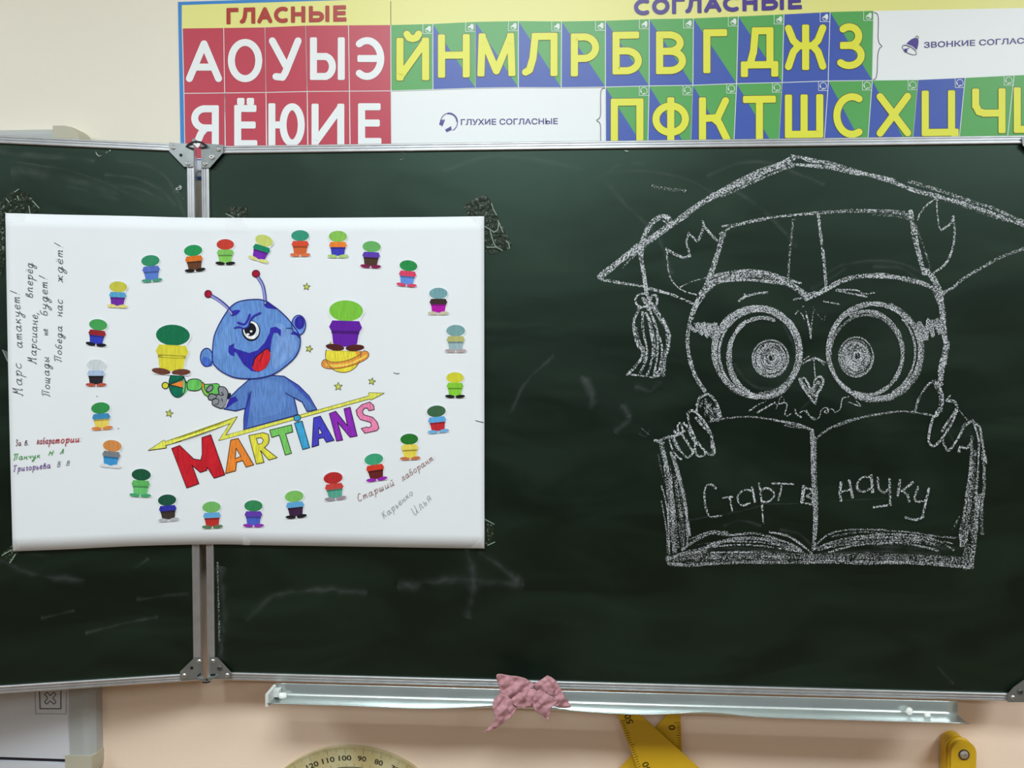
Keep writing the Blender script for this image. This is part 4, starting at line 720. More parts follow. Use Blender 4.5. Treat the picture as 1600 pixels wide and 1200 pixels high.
tape(boardS, Q((440, 415), (560, 340), (720, 250), (800, 235), (850, 320), (940, 500), (1040, 720), (1130, 880), (1200, 1020), (1150, 1090), (1000, 1150), (860, 1180), (780, 1100), (760, 900), (770, 600), (500, 570)), TM, [Q((770, 735), (880, 800), (920, 830)), Q((860, 810), (890, 920), (940, 1040), (1050, 1115)), Q((810, 1065), (940, 1062)), Q((880, 380), (910, 470), (960, 560)), Q((980, 640), (1030, 760), (1060, 830)), Q((1110, 960), (1150, 1010), (1160, 1080)), Q((990, 660), (980, 780), (920, 830))])
tape(wingS, [(0, 313), (10, 307), (14, 303), (18, 299), (28, 296), (40, 300), (50, 308), (56, 322), (60, 330), (48, 335), (8, 334), (8, 400), (3, 430), (0, 430)], TM, [[(23, 300), (29, 295.5)], [(27, 306), (29, 312)], [(51, 314), (61, 325)], [(10, 311), (14, 316)], [(45, 322), (47, 334)]])
tape(boardS, [(355, 324), (386, 322), (387, 343), (355, 343)], TM, [[(353, 334), (372, 343)]])
tape(boardS, [(753, 812), (763, 815), (772, 822), (768, 850), (755, 852)], TM, [[(757, 811), (772, 819)], [(762, 852), (773, 847)]])
tape(wingS, [(2, 866), (19, 852), (30, 862), (17, 881)], TM, [[(3, 868), (18, 859)], [(15, 879), (20, 873), (24, 866)]])
tape(wingS, [(3, 546), (13, 550), (15, 566), (12, 567)], TG, [[(4, 547), (12, 564)]])
PT = paperS
for poly in ([(352, 341), (375, 340.5), (388, 352), (384, 362), (352, 362)], [(9, 334), (40, 335), (38, 346), (10, 348)], [(735, 339), (756, 339), (756, 360), (745, 352)], [(735, 856), (756, 838), (756, 856)], [(21, 846), (32, 848), (30, 859), (21, 860)], [(378, 835), (392, 845), (390, 852), (380, 852)]):
    b = MB(); fill(b, PT, poly, .0012, grid=6); b.build('tape_strip', TG, po)

# ------------------------------------------------------------------ alphabet frieze
fr = thing('alphabet_frieze', 'long printed alphabet frieze with red, green and blue letter squares above the chalkboard', 'poster', (1.0, WALLY, Z0+1.1))
YEL = (232, 228, 140); RED = (192, 64, 82); WHT = (236, 238, 238); GRN = (84, 164, 84); BLU = (62, 88, 172); LY = (228, 226, 66); LINE = (238, 238, 236); PUR = (74, 56, 140)
def pm(rgb): return mat('gloss_print_%d_%d_%d' % rgb, rgb, 0.38, 0.45)
def shape(name, items, parent=fr, base=0.0):
    mats = []; mb = MB()
    for it in items:
        m = pm(it[2])
        if m not in mats: mats.append(m)
        fill(mb, friezeS, it[1], base+it[0], mats.index(m))
    return mb.build(name, mats, parent)
def lerp2(a, b_, t): return (a[0]+(b_[0]-a[0])*t, a[1]+(b_[1]-a[1])*t)
# paper sheets (blue margin, yellow heading strip, white field)
seams = [(610.5, 2.0), (877, -3), (1298, -8)]
xs = [278, 610.5, 877, 1298, 1900]
def top_y(x): return 3 - (x-278)*0.030
def yb(x):   # lower edge of the heading strip
    P = [(284, 44.5), (414, 43), (478, 40), (610, 39.2), (676, 37.5), (743, 34.2), (810, 33), (877, 33.5), (946, 32.5), (1014, 30), (1084, 28.8), (1154, 25.8), (1225, 22.5), (1297, 18.8), (1365, 17), (1600, 12.5), (1900, 6)]
    for (a, b_) in zip(P[:-1], P[1:]):
        if x <= b_[0]: return a[1]+(b_[1]-a[1])*(x-a[0])/(b_[0]-a[0])
    return P[-1][1]
def ym(x):   # line between the two letter rows
    P = [(284, 146), (414, 144.5), (478, 143), (610, 142), (676, 140), (743, 137.7), (810, 136.8), (877, 137), (946, 136), (1014, 134.2), (1083, 133.2), (1152, 130.5), (1222, 129), (1294, 126.5), (1363, 125.8), (1435, 125), (1508, 121.7), (1584, 118), (1900, 104)]
    for (a, b_) in zip(P[:-1], P[1:]):
        if x <= b_[0]: return a[1]+(b_[1]-a[1])*(x-a[0])/(b_[0]-a[0])
    return P[-1][1]
for i in range(4):
    a, c = xs[i], xs[i+1]; a2 = a if i else 278; n = 6; X = [a2+(c-a2)*j/n for j in range(n+1)]
    base = 0.0003*(i % 2)
    bot = 281
    top = [(x, top_y(x)) for x in X]; topi = [(x if j or i else 284, top_y(x)+5) for j, x in enumerate(X)]; sb = [(x if j or i else 284, yb(x)) for j, x in enumerate(X)]
    lowl = 287 if i == 0 else a
    shape('printed_sheet', [(base, top+[(c, bot), (a2+(5 if i == 0 else 0), bot)], (58, 132, 200)), (base+.0002, topi+sb[::-1], YEL), (base+.0002, sb+[(c, 276), (lowl+3 if i == 0 else a, 276)], (196, 198, 206) if i == 0 else WHT), (base+.0003, [(a2+9 if i == 0 else a, 247.5), (c, 247.5), (c, 250.5), (a2+9 if i == 0 else a, 250.5)], (60, 84, 160)), (base+.0003, [(a2+10 if i == 0 else a, 276), (c, 276), (c, 280), (a2+10 if i == 0 else a, 280)], (60, 84, 160))])
b = MB(); ribbon(b, friezeS, [(610.5, 2), (610.7, 39)], .8, .0008, 0, False); b.build('seam_line', flat((90, 90, 60)), fr)
# title lettering
z2 = Z(260, 0, 4)
z4 = Z(900, 0, 4)
b = MB(); z3 = Z(600, 0, 4); text(b, friezeS, 'ГЛУХИЕ СОГЛАСНЫЕ', z3((480, 744), (1086, 738), (1086, 776), (480, 782)), .001, 0, .018); b.build('small_lettering', pm((70, 62, 132)), fr)
b = MB(); z5 = Z(1200, 0, 4); text(b, friezeS, 'ЗВОНКИЕ СОГЛАСНЫЕ', z5((975, 262), (1752, 228), (1752, 265), (975, 300)), .001, 0, .018); b.build('small_lettering', pm((70, 62, 132)), fr)
b = MB(); text(b, friezeS, 'для', [(307, 266), (315, 266), (315, 270), (307, 270)], .001); b.build('small_lettering', pm((60, 60, 80)), fr)
# headphones and bell pictures
b = MB(); hz = Z(670, 150, 7.27)
ribbon(b, friezeS, hz(*ell(230, 297, 95, 103, 0, 24, -3.3, 1.1)), 1.1, .001); ribbon(b, friezeS, hz(*ell(230, 297, 92, 100, 0, 14, -1.7, -0.1)), 2.6, .0011)
for q, wd in ((((140, 275), (128, 322)), 2.6), (((158, 272), (142, 330)), 1.6), (((176, 272), (150, 338)), 1.8), (((205, 398), (250, 378)), 3.0), (((190, 385), (252, 350)), 1.6), (((200, 392), (254, 362)), 1.0)): ribbon(b, friezeS, hz(*q), wd, .001, 0, False)
b.build('headphones_print', pm((74, 62, 140)), fr)
b = MB(); bz = Z(1380, 30, 7.27)
fill(b, friezeS, bz((265, 285), (310, 235), (350, 215), (385, 215), (400, 235), (398, 290), (378, 345), (330, 305)), .001, 0, smooth=True); ribbon(b, friezeS, bz(*ell(298, 350, 90, 38, .5)), 1.0, .0012, 1, closed=True); ribbon(b, friezeS, bz(*ell(300, 345, 88, 42, .5, 20, 3.3, 6.2)), 1.6, .0013, 2); ribbon(b, friezeS, bz(*ell(385, 208, 16, 18)), .9, .001, 1, closed=True); fill(b, friezeS, bz(*ell(255, 355, 20, 22)), .0014, 0); ribbon(b, friezeS, bz((255, 350), (290, 325)), 1.3, .0014, 0)
b.build('bell_print', [pm(PUR), pm((90, 88, 110)), pm((205, 206, 214))], fr)
# braces
b = MB(); ribbon(b, friezeS, z5((652, 75), (680, 85), (690, 120), (688, 230), (696, 270), (712, 289), (696, 305), (686, 350), (682, 450), (672, 490), (650, 501)), 1.1, .001); ribbon(b, friezeS, z3((1385, 547), (1362, 558), (1354, 590), (1354, 700), (1348, 735), (1330, 752), (1348, 768), (1354, 800), (1354, 890), (1354, 1000)), 1.1, .001); b.build('brace_print', pm((92, 80, 96)), fr)
# letters drawn as strokes in a unit box (x right, y up), corners rounded like the print
def el(cx, cy, rx, ry, a0=0, a1=360, n=18): return [(cx+rx*math.cos(math.radians(a0+(a1-a0)*i/n)), cy+ry*math.sin(math.radians(a0+(a1-a0)*i/n))) for i in range(n+1)]
BL_ = {
 'А': [[(0, 0), (.5, 1)], [(.5, 1), (1, 0)], [(.2, .33), (.8, .33)]], 'О': [el(.5, .5, .5, .5)], 'У': [[(0, 1), (.52, .32)], [(1, 1), (.5, .12), (.4, .0), (.14, .02)]],
 'Ы': [[(0, 1), (0, 0), (.4, 0)], el(.4, .28, .28, .28, -90, 90, 10), [(.4, .56), (0, .56)], [(1, 1), (1, 0)]], 'Э': [el(.38, .5, .62, .5, 125, -125, 18), [(.1, .5), (.95, .5)]],
 'Я': [[(1, 0), (1, 1), (.5, 1)], el(.5, .73, .5, .27, 90, 270, 12), [(.5, .46), (1, .46)], [(.5, .44), (.3, .3), (.08, 0)]], 'Е': [[(.95, 1), (0, 1), (0, 0), (1, 0)], [(0, .53), (.9, .53)]],
 'Ё': [[(.95, 1), (0, 1), (0, 0), (1, 0)], [(0, .53), (.9, .53)], [(.18, 1.2), (.2, 1.2)], [(.78, 1.2), (.8, 1.2)]], 'Ю': [[(0, 1), (0, 0)], [(0, .5), (.38, .5)], el(.69, .5, .31, .5)],
 'И': [[(0, 1), (0, 0), (1, 1), (1, 0)]], 'Й': [[(0, 1), (0, 0), (1, 1), (1, 0)], [(.27, 1.2), (.36, 1.1), (.5, 1.07), (.64, 1.1), (.73, 1.2)]],
 'Н': [[(0, 1), (0, 0)], [(1, 1), (1, 0)], [(0, .52), (1, .52)]], 'М': [[(0, 0), (.04, 1), (.5, .05), (.96, 1), (1, 0)]], 'Л': [[(0, .02), (.14, .08), (.26, .4), (.34, 1), (1, 1), (1, 0)]],
 'Р': [[(0, 0), (0, 1), (.45, 1)], el(.45, .7, .55, .3, 90, -90, 12), [(.45, .4), (0, .4)]], 'Б': [[(.88, 1), (0, 1), (0, 0), (.45, 0)], el(.45, .28, .55, .28, -90, 90, 12), [(.45, .56), (0, .56)]],
 'В': [[(0, 0), (0, 1), (.42, 1)], el(.42, .77, .48, .23, 90, -90, 10), [(0, .54), (.45, .54)], el(.45, .27, .55, .27, 90, -90, 10), [(.45, 0), (0, 0)]], 'Г': [[(0, 0), (0, 1), (1, 1)]],
 'Д': [[(0, -.05), (0, .16), (1, .16), (1, -.05)], [(.18, .16), (.3, .5), (.36, 1), (.84, 1), (.84, .16)]], 'Ж': [[(.5, 1), (.5, 0)], [(0, 1), (.14, .68), (.3, .54), (.7, .54), (.86, .68), (1, 1)], [(0, 0), (.14, .38), (.3, .54)], [(1, 0), (.86, .38), (.7, .54)]],
 'З': [el(.42, .76, .46, .24, 130, -90, 14), el(.42, .26, .58, .26, 90, -135, 14), [(.15, .52), (.45, .52)]], 'П': [[(0, 0), (0, 1), (1, 1), (1, 0)]], 'Ф': [[(.5, 1), (.5, 0)], el(.5, .53, .5, .34)],
 'К': [[(0, 1), (0, 0)], [(.95, 1), (.62, .56), (.05, .54)], [(.45, .55), (.68, .42), (1, 0)]], 'Т': [[(0, 1), (1, 1)], [(.5, 1), (.5, 0)]], 'Ш': [[(0, 1), (0, 0), (1, 0), (1, 1)], [(.5, 1), (.5, 0)]],
 'С': [el(.62, .5, .62, .5, 62, 298, 18)], 'Х': [[(0, 0), (1, 1)], [(0, 1), (1, 0)]], 'Ц': [[(0, 1), (0, 0), (1, 0), (1, -.12)], [(.88, 1), (.88, 0)]], 'Ч': [[(0, 1), (0, .66), (.12, .48), (.35, .44), (1, .44)], [(1, 1), (1, 0)]], 'Щ': [[(0, 1), (0, 0), (1, 0), (1, -.12)], [(.46, 1), (.46, 0)], [(.92, 1), (.92, 0)]]}
def big(parent, ch, box, w_, face, edge, skew=0.0):
    """box: centre-line box x0,x1,ytop,ybottom in px; skew: rise per px"""
    x0, x1, yt, ybm = box; h = w_/2; mb = MB()
    def T(p): 
        x = x0+h+(x1-x0-2*h)*p[0]; return (x, ybm-h-(ybm-yt-2*h)*p[1]-(x-(x0+x1)/2)*skew)
    for lay, (ww, m, of) in enumerate(((w_+1.5, 1, .0014), (w_-0.2, 0, .0019)) if edge else ((w_, 0, .0016),)):
        for kk, st in enumerate(BL_[ch]):
            pts = [T(p) for p in st]
            if len(pts) > 8: ribbon(mb, friezeS, pts, ww, of+kk*.00002, m, True, True, n=2)
            else:
                for a, b_ in zip(pts[:-1], pts[1:]): ribbon(mb, friezeS, [a, b_], ww, of+kk*.00002, m, False, 'sq')
    mb.build('letter', [pm(face)] + ([pm(edge)] if edge else []), parent)
def title(word, z, xs_, y0, y1, hgt, w_, col):
    mb = MB(); X0, X1 = xs_[0][0], xs_[-1][1]
    for ch, (a, c) in zip(word, xs_):
        sk = (y1-y0)/(X1-X0); yt = lambda x: y0+(x-X0)*sk
        h = w_*2
        def T(p):
            x = a+h+(c-a-2*h)*p[0]; return z((x, yt(x)+hgt-h-(hgt-2*h)*p[1]))[0]
        for kk, st in enumerate(BL_[ch]):
            pts = [T(p) for p in st]
            if len(pts) > 8: ribbon(mb, friezeS, pts, w_, .001+kk*.00002, 0, True, True, n=2)
            else:
                for q, r in zip(pts[:-1], pts[1:]): ribbon(mb, friezeS, [q, r], w_, .001+kk*.00002, 0, False, 'sq')
    mb.build('title_lettering', pm(col), fr)
title('ГЛАСНЫЕ', z2, [(375, 450), (458, 555), (568, 662), (672, 765), (778, 868), (890, 1018), (1042, 1125)], 50, 32, 101, 6.3, (176, 52, 44))
title('СОГЛАСНЫЕ', z4, [(362, 465), (475, 585), (600, 680), (683, 785), (800, 910), (918, 1025), (1040, 1135), (1160, 1300), (1325, 1412)], -6, -47, 103, 6.6, PUR)
def tile(corners, kind, icon=None):
    tl, tr, br, bl = corners; it = []
    if kind == 'red': it = [(.0010, [tl, tr, br, bl], RED)]
    elif kind == 'green': it = [(.0010, [tl, tr, br, bl], GRN)]
    elif kind == 'blue': it = [(.0010, [tl, tr, br, bl], BLU)]
    else: it = [(.0010, [tl, tr, br], GRN), (.0010, [tl, br, bl], BLU)]
    o = shape('letter_tile', it)
    mb = MB()
    for a, c in ((tl, bl), (tr, br), (bl, br)): ribbon(mb, friezeS, [a, c], 1.1, .0012, 0, False, False)
    if icon:
        X = tr[0]-1; Y = tr[1]+.5; s = 14.5
        ribbon(mb, friezeS, [(X-s, Y), (X-s, Y+s), (X, Y+s)], .8, .0013, 0, False, False)
        if icon == 'bell': fill(mb, friezeS, [(X-11.5, Y+8), (X-8, Y+5.5), (X-5, Y+2.5), (X-2.5, Y+3.5), (X-2, Y+8), (X-3.5, Y+12), (X-7, Y+9)], .0013, 0, smooth=True); ribbon(mb, friezeS, [(X-11, Y+9), (X-9, Y+12), (X-4, Y+12.5)], .9, .0013)
        else: ribbon(mb, friezeS, ell(X-7.2, Y+7.3, 5.2, 5.4, 0, 14, -3.4, 1.2), .9, .0013); ribbon(mb, friezeS, [(X-12, Y+7), (X-11, Y+10)], 1.6, .0013, 0, False); ribbon(mb, friezeS, [(X-9, Y+12.5), (X-6, Y+11)], 1.6, .0013, 0, False)
    mb.build('tile_print', pm((224, 228, 226)), o)
    return o
def lx(t, b_, y0, y1, y): return t+(b_-t)*(y-y0)/(y1-y0)
redx = [(285, 287.5), (349.5, 351), (414, 415.5), (477.5, 480), (544.5, 546), (610.5, 611)]
R1 = [('А', (290.5, 347, 63, 128.3)), ('О', (356, 410, 60.8, 128.5)), ('У', (420, 471.3, 58.3, 126.3)), ('Ы', (484.3, 538.8, 58.3, 125)), ('Э', (555, 600.5, 58, 125))]
R2 = [('Я', (298.8, 342, 164.5, 231)), ('Ё', (366, 402, 164, 230)), ('Ю', (419.3, 476.3, 161.3, 229)), ('И', (486.8, 538, 162, 228.5)), ('Е', (559.5, 596, 161.3, 226.5))]
for i in range(5):
    (a, a_), (c, c_) = redx[i], redx[i+1]; k1 = a_+.5; k2 = c_+.5
    t = tile([(a, yb(a)), (c, yb(c)), (c_, ym(c_)), (a_, ym(a_))], 'red'); big(t, R1[i][0], R1[i][1], 11.0, WHT, None)
    t = tile([(a_, ym(a_)), (c_, ym(c_)), (c_+.8, 248), (a_+1.6, 248)], 'red'); big(t, R2[i][0], R2[i][1], 11.0, WHT, None)
x1t = [610.5, 676.3, 743, 810, 877.5, 946, 1014.5, 1083.5, 1153.5, 1225, 1297, 1365]; x1b = [611, 676.5, 743, 810, 877, 946, 1014.3, 1082.7, 1151, 1222.3, 1294, 1363]
CON = [('Й', (619.3, 670.7, 58.8, 125.8), 'green'), ('Н', (684.3, 734.3, 53.3, 121.3), 's'), ('М', (745.8, 805.5, 51.8, 119.3), 's'), ('Л', (815.5, 871.3, 51.3, 119.3), 's'), ('Р', (891.8, 936.3, 52, 119.3), 's'), ('Б', (957, 1003, 49.3, 116.3), 's'), ('В', (1025, 1072, 48.8, 115.8), 's'), ('Г', (1098.8, 1136.3, 45.5, 114.3), 's'), ('Д', (1157.5, 1216.3, 42.5, 117), 's'), ('Ж', (1226.3, 1291.3, 38.3, 109.5), 'blue'), ('З', (1307.5, 1351.3, 36.3, 108), 's')]
for i, (ch, bx, kd) in enumerate(CON):
    t = tile([(x1t[i], yb(x1t[i])), (x1t[i+1], yb(x1t[i+1])), (x1b[i+1], ym(x1b[i+1])), (x1b[i], ym(x1b[i]))], kd, 'bell'); big(t, ch, bx, 11.3, LY, (96, 84, 60), .012)
x2t = [946, 1014.3, 1082.7, 1151, 1222.3, 1294.5, 1363, 1434.5, 1508, 1584.5, 1664]; x2b = [946.5, 1013.5, 1080.5, 1147.5, 1217.5, 1288, 1356, 1426, 1498, 1573, 1650]
CON2 = [('П', (954.3, 1005.5, 153.8, 225), 's'), ('Ф', (1019.3, 1076.8, 151.8, 224), 's'), ('К', (1092, 1141.3, 151.8, 223), 's'), ('Т', (1160.8, 1212.5, 149.5, 220), 's'), ('Ш', (1226.3, 1286.5, 147.5, 215.5), 'blue'), ('С', (1302, 1351.3, 145.5, 215.5), 's'), ('Х', (1369.5, 1423.8, 145, 213.5), 's'), ('Ц', (1440, 1498, 141.3, 212.5), 'blue'), ('Ч', (1518.8, 1571.3, 138, 208.5), 'green'), ('Щ', (1583.8, 1648, 136, 207.5), 'green')]
for i, (ch, bx, kd) in enumerate(CON2):
    t = tile([(x2t[i], ym(x2t[i])), (x2t[i+1], ym(x2t[i+1])), (x2b[i+1]-1.5, 240), (x2b[i]-1.5 if i else 946.5, 240)], kd, 'ear'); big(t, ch, bx, 11.3, LY, (96, 84, 60), .012)

# ------------------------------------------------------------------ interactive whiteboard behind the wing
iw = thing('interactive_whiteboard', 'white interactive whiteboard with grey rounded frame on the wall behind the left chalkboard wing', 'whiteboard', (-0.9, WALLY-.02, Z0))
fS = plane(WALLY-.034); wfront = WALLY-.034
pr = fS(144, 1100); pt = fS(100, 199); pb = fS(100, 1186)
X1 = pr.x; ZT = pt.z; X0 = X1-1.55; ZB = pb.z-.045
face_m = mat('whiteboard_face', (214, 216, 222), .35, .4); grey_m = mat('frame_grey', (176, 178, 176), .5, .4); side_m = mat('frame_side', (186, 180, 160), .55, .3); dk = mat('slot_dark', (45, 38, 44), .7)
ex = fS(108.5, 1100).x
b = MB(); b.box(X0, ex, wfront, WALLY, pb.z, ZT-.012); b.build('screen_surface', face_m, iw)
b = MB(); prof = [(0, WALLY), (0, wfront+.012), (-.008, wfront+.002), (-.018, wfront-.002), (X1*0-(X1-ex), wfront-.002), (-(X1-ex), WALLY)]
vs = [Vector((X1+a, y, z)) for z in (ZB+.02, ZT-.02) for a, y in prof]; n = len(prof); b.add(vs, [(i, (i+1) % n, n+(i+1) % n, n+i) for i in range(n)]+[tuple(range(n)), tuple(range(n, 2*n))]); b.build('frame_rail', [grey_m], iw)
b = MB(); prof = [(0, WALLY), (0, wfront+.012), (-.006, wfront+.002), (-.012, wfront-.002), (-.026, wfront-.002), (-.026, WALLY)]
xa = X1-.052; vs = [Vector((x, y, ZT+a)) for x in (X0, xa) for a, y in prof]; n = len(prof); b.add(vs, [(i, (i+1) % n, n+(i+1) % n, n+i) for i in range(n)]+[tuple(range(n)), tuple(range(n, 2*n))]); b.build('frame_rail', grey_m, iw)
def corner(zc, sgn):
    b = MB(); R = .034; out = [(xa-.002, zc)] + [(X1-R+R*math.sin(math.pi/2*i/6), zc - sgn*(R-R*math.cos(math.pi/2*i/6))) for i in range(7)] + [(X1, zc-sgn*.055), (xa-.002, zc-sgn*.055)]
    cl = [(xa-.002, zc+.0)]
    n = len(out); f = [Vector((x, wfront-.005, z)) for x, z in out]; g = [Vector((x+.0015, wfront+.006, z+sgn*.0015)) for x, z in out]; h = [Vector((x+.0015, WALLY, z+sgn*.0015)) for x, z in out]
    b.add(f+g+h, [tuple(range(n))]+[(i, (i+1) % n, n+(i+1) % n, n+i) for i in range(n)]+[(n+i, n+(i+1) % n, 2*n+(i+1) % n, 2*n+i) for i in range(n)]); return b.build('frame_corner', side_m, iw)
corner(ZT+.002, 1); corner(ZB, -1)
b = MB(); b.box(X0, ex-.004, wfront-.003, WALLY, ZB, pb.z-.009); b.build('frame_rail', face_m, iw)
b = MB(); b.box(X0, ex-.002, wfront+.006, WALLY, pb.z-.009, pb.z); b.build('pen_slot', dk, iw)
b = MB(); q = Z(0, 1000, 4)
for p, wd, m in ((((218, 320), (222, 462), (412, 462), (414, 320)), .8, 0), (((246, 318), (250, 430), (380, 430), (380, 318)), 1.4, 1)): ribbon(b, fS, q(*p), wd, .0006, m, False, True)
xx = q((278, 340), (294, 326), (314, 350), (334, 326), (350, 340), (330, 364), (350, 388), (336, 402), (314, 380), (292, 402), (278, 388), (298, 364)); ribbon(b, fS, xx+[xx[0]], 1.1, .0006, 1, False)
b.build('cross_icon', [flat((150, 150, 156)), flat((70, 70, 76))], iw)

# ------------------------------------------------------------------ drawing instruments under the board
pS = plane(WALLY-.006)
pm_ = mat('protractor_plastic', (206, 198, 156), .45, .4, var=.12, vscale=25, rgb2=(190, 172, 122)); pin = flat((60, 52, 36))
pc = pS(552, 1334); pR = (pS(552, 1166)-pc).length
pt_ = thing('protractor', 'old yellowish semicircular protractor with degree numbers hanging on the wall below the tray', 'protractor', (pc.x, WALLY, pc.z))
def pol(r, a, off=0): a = math.radians(a); return Vector((pc.x+r*math.cos(a), WALLY-.004-off, pc.z+r*math.sin(a)))
b = MB(); n = 60; ri = pR*.60; TL_ = -6
A_ = [TL_+180*i/n for i in range(n+1)]
for of, m in ((.003, 0),):
    vs = [pol(pR, a, of) for a in A_]+[pol(ri, a, of) for a in A_]+[pol(pR, a, -.003) for a in A_]+[pol(ri, a, -.003) for a in A_]; s = n+1
    b.add(vs, [(i, i+1, s+i+1, s+i) for i in range(n)]+[(i, i+1, 2*s+i+1, 2*s+i) for i in range(n)]+[(s+i, s+i+1, 3*s+i+1, 3*s+i) for i in range(n)])
b.build('scale_arc', pm_, pt_)
b = MB(); e0, e1 = pol(pR, TL_, 0), pol(pR, TL_+180, 0); dd = (e1-e0).normalized(); uu = Vector((-dd.z, 0, dd.x)); uu = uu if uu.z < 0 else -uu
b.add([e0+Vector((0, -.003, 0)), e1+Vector((0, -.003, 0)), e1+uu*.035+Vector((0, -.003, 0)), e0+uu*.035+Vector((0, -.003, 0)), e0+Vector((0, .003, 0)), e1+Vector((0, .003, 0)), e1+uu*.035+Vector((0, .003, 0)), e0+uu*.035+Vector((0, .003, 0))], [(0, 1, 2, 3), (7, 6, 5, 4), (0, 4, 5, 1), (1, 5, 6, 2), (2, 6, 7, 3), (3, 7, 4, 0)]); b.build('base_bar', pm_, pt_)
b = MB()
for i in range(0, 181, 1):
    a = TL_+i; L_ = .014 if i % 10 == 0 else (.009 if i % 5 == 0 else .005)
    w_ = .09 if i % 5 else .14
    b.add([pol(pR-.001, a-w_/2, .0035), pol(pR-.001, a+w_/2, .0035), pol(pR-.001-L_, a+w_/2, .0035), pol(pR-.001-L_, a-w_/2, .0035)], [(0, 1, 2, 3)])
    if i % 5 == 0: b.add([pol(pR*.845, a-w_/2, .0035), pol(pR*.845, a+w_/2, .0035), pol(pR*.815, a+w_/2, .0035), pol(pR*.815, a-w_/2, .0035)], [(0, 1, 2, 3)])
for i in range(n): b.add([pol(pR*.812, A_[i], .0035), pol(pR*.812, A_[i+1], .0035), pol(pR*.805, A_[i+1], .0035), pol(pR*.805, A_[i], .0035)], [(0, 1, 2, 3)])
b.build('degree_marks', pin, pt_)
b = MB()
class Loc:
    pass
for dg in range(10, 180, 10):
    a = math.radians(TL_+dg+.5); r = pR*.895; c0 = Vector((pc.x+r*math.cos(a), 0, pc.z+r*math.sin(a))); rd = Vector((math.cos(a), 0, math.sin(a))); tg = Vector((math.sin(a), 0, -math.cos(a)))
    s = str(dg); hw = .0042*len(s); hh = .0052
    def S(px, py, off=0, c0=c0, rd=rd, tg=tg): P = c0+tg*px-rd*py; return Vector((P.x, WALLY-.0076, P.z))
    text(b, S, s, [(-hw, -hh), (hw, -hh), (hw, hh), (-hw, hh)], 0, 0, .015)
b.build('degree_numbers', pin, pt_)
yel = mat('yellow_plastic', (216, 172, 34), .42, .45); ink = flat((70, 52, 16))
def prism(name, pts, y, th, m, parent=None, hole=None):
    b = MB(); f = [Vector((p.x, y, p.z)) for p in pts]; g = [Vector((p.x, y+th, p.z)) for p in pts]; n = len(pts)
    if hole:
        h = [Vector((p.x, y, p.z)) for p in hole]; hg_ = [Vector((p.x, y+th, p.z)) for p in hole]; q = n
        b.add(f+g+h+hg_, [(i, (i+1) % n, 2*n+(i+1) % n, 2*n+i) for i in range(n)]+[(i, (i+1) % n, n+(i+1) % n, n+i) for i in range(n)]+[(2*n+i, 2*n+(i+1) % n, 3*n+(i+1) % n, 3*n+i) for i in range(n)]+[(n+i, n+(i+1) % n, 3*n+(i+1) % n, 3*n+i) for i in range(n)])
    else: b.add(f+g, [tuple(range(n)), tuple(range(2*n-1, n-1, -1))]+[(i, (i+1) % n, n+(i+1) % n, n+i) for i in range(n)])
    return b.build(name, m, parent)
def setsq(label, Vx, da, db, La, Lb, y, digits, tick0, dirn, tilt):
    """Vx apex; da/db unit directions of its two edges; scale runs along da"""
    t = thing('set_square', label, 'set square', (Vx.x, WALLY, Vx.z-.2), 'yellow set squares')
    P1 = Vx+da*La; P2 = Vx+db*Lb; c = (Vx+P1+P2)/3; ptsq = [Vx, P1, P2]
    prism('plate', ptsq, y, .004, yel, t, [c.lerp(p, .38) for p in ptsq])
    # graduation
    inn = (db - da*db.dot(da)).normalized(); b = MB(); yy = y-.0004
    q = 0; s = tick0
    while s < La-.02:
        L_ = .011 if q % 10 == 0 else (.008 if q % 5 == 0 else .006)
        A1 = Vx+da*s+inn*.0015; u = da*.0005
        b.add([Vector((p.x, yy, p.z)) for p in (A1-u, A1+u, A1+u+inn*L_, A1-u+inn*L_)], [(0, 1, 2, 3)]); s += .005*.98; q += 1
    b.build('graduation', ink, t)
    b = MB()
    for (num, s) in digits:
        c0 = Vx+da*s+inn*.017
        def S(px, py, off=0, c0=c0): P = c0+tilt[0]*px+tilt[1]*py; return Vector((P.x, yy-.0001, P.z))
        hw = .0048*len(num); text(b, S, num, [(-hw, -.0062), (hw, -.0062), (hw, .0062), (-hw, .0062)], 0, 0, .01)
    b.build('graduation_numbers', ink, t)
    return t
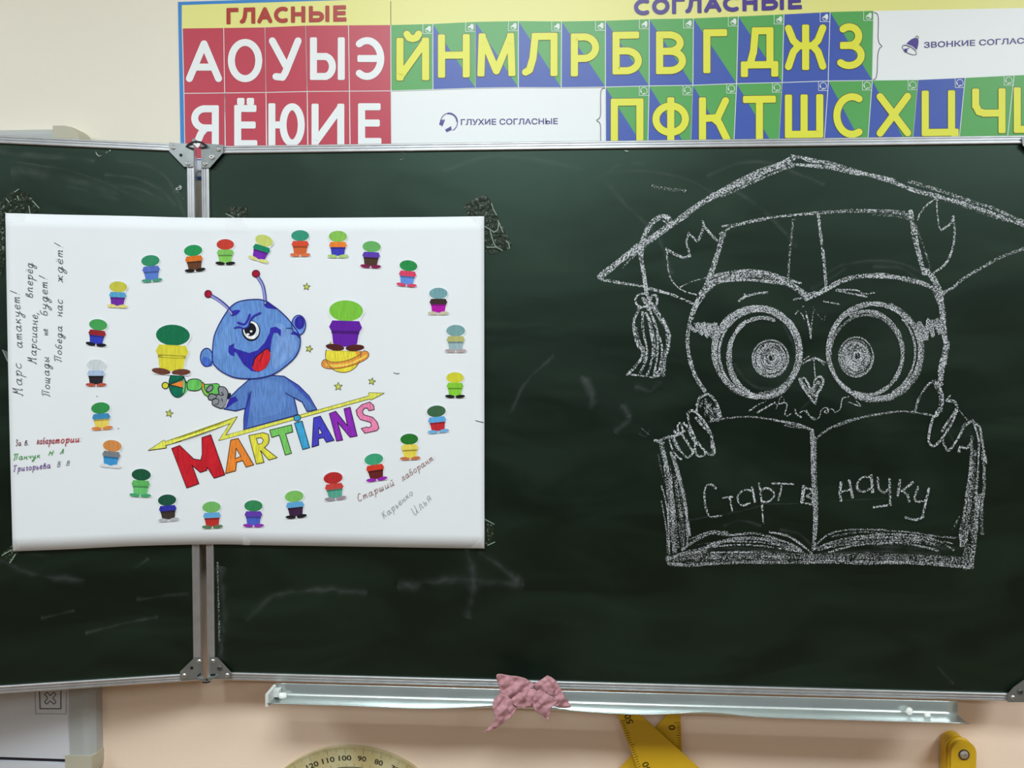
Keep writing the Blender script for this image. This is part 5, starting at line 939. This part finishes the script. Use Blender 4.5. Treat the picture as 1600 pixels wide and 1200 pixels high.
sA = plane(WALLY-.022); V1 = sA(947, 1068); a1_ = (sA(1002, 1216.6)-V1).normalized(); b1_ = (sA(1091, 1199.3)-V1).normalized(); yA = WALLY-.022
t0 = (sA(974, 1126)-V1).dot(a1_)
setsq('yellow plastic set square marked 50, standing in front under the chalk tray', V1, a1_, b1_, .52, .60, yA, [('50', t0), ('40', t0+.098), ('30', t0+.196), ('20', t0+.294)], t0, 1, (-a1_, Vector((a1_.z, 0, -a1_.x))*-1))
sB = plane(WALLY-.012); V2 = sB(1062, 1094); a2_ = (sB(1067, 1200)-V2).normalized(); b2_ = (sB(970, 1200)-V2).normalized(); yB = WALLY-.012
t0 = (sB(1063, 1129)-V2).dot(a2_)
setsq('yellow plastic set square marked 0, half hidden behind the other yellow one', V2, a2_, b2_, .46, .46*1.30, yB, [('0', t0+.009), ('10', t0+.098), ('20', t0+.196), ('30', t0+.294)], t0, 1, (-a2_, Vector((-a2_.z, 0, a2_.x))*-1))
# compass leg
kS = plane(WALLY-.045); kc = kS(1506, 1179); kr = (kS(1523, 1179)-kS(1489, 1179)).length/2
kp = thing('board_compass', 'yellow rounded bar end of a chalkboard compass with a steel pivot screw', 'compass', (kc.x, WALLY, kc.z-.2))
q = [Vector((kc.x+kr*math.cos(a), 0, kc.z+.001+kr*1.12*math.sin(a))) for a in [math.pi*i/14 for i in range(15)]]+[Vector((kc.x-kr-.0005, 0, kc.z-.33)), Vector((kc.x+kr-.002, 0, kc.z-.33))]
o = prism('leg', q, WALLY-.045, .014, yel, kp); md = o.modifiers.new('b', 'BEVEL'); md.width = .003; md.segments = 3; md.limit_method = 'ANGLE'
q2 = [p+Vector((-.004, 0, .003)) for p in q]; prism('leg', q2, WALLY-.028, .022, yel, kp)
b = MB(); b.cyl(Vector((kc.x, WALLY-.045, kc.z)), (0, -1, 0), kr*.5, .0015, 20, 1); b.cyl(Vector((kc.x, WALLY-.0465, kc.z)), (0, -1, 0), kr*.4, .004, 20, 0, kr*.25); b.build('pivot_screw', [screwM, mat('screw_recess', (70, 60, 50), .6)], kp)
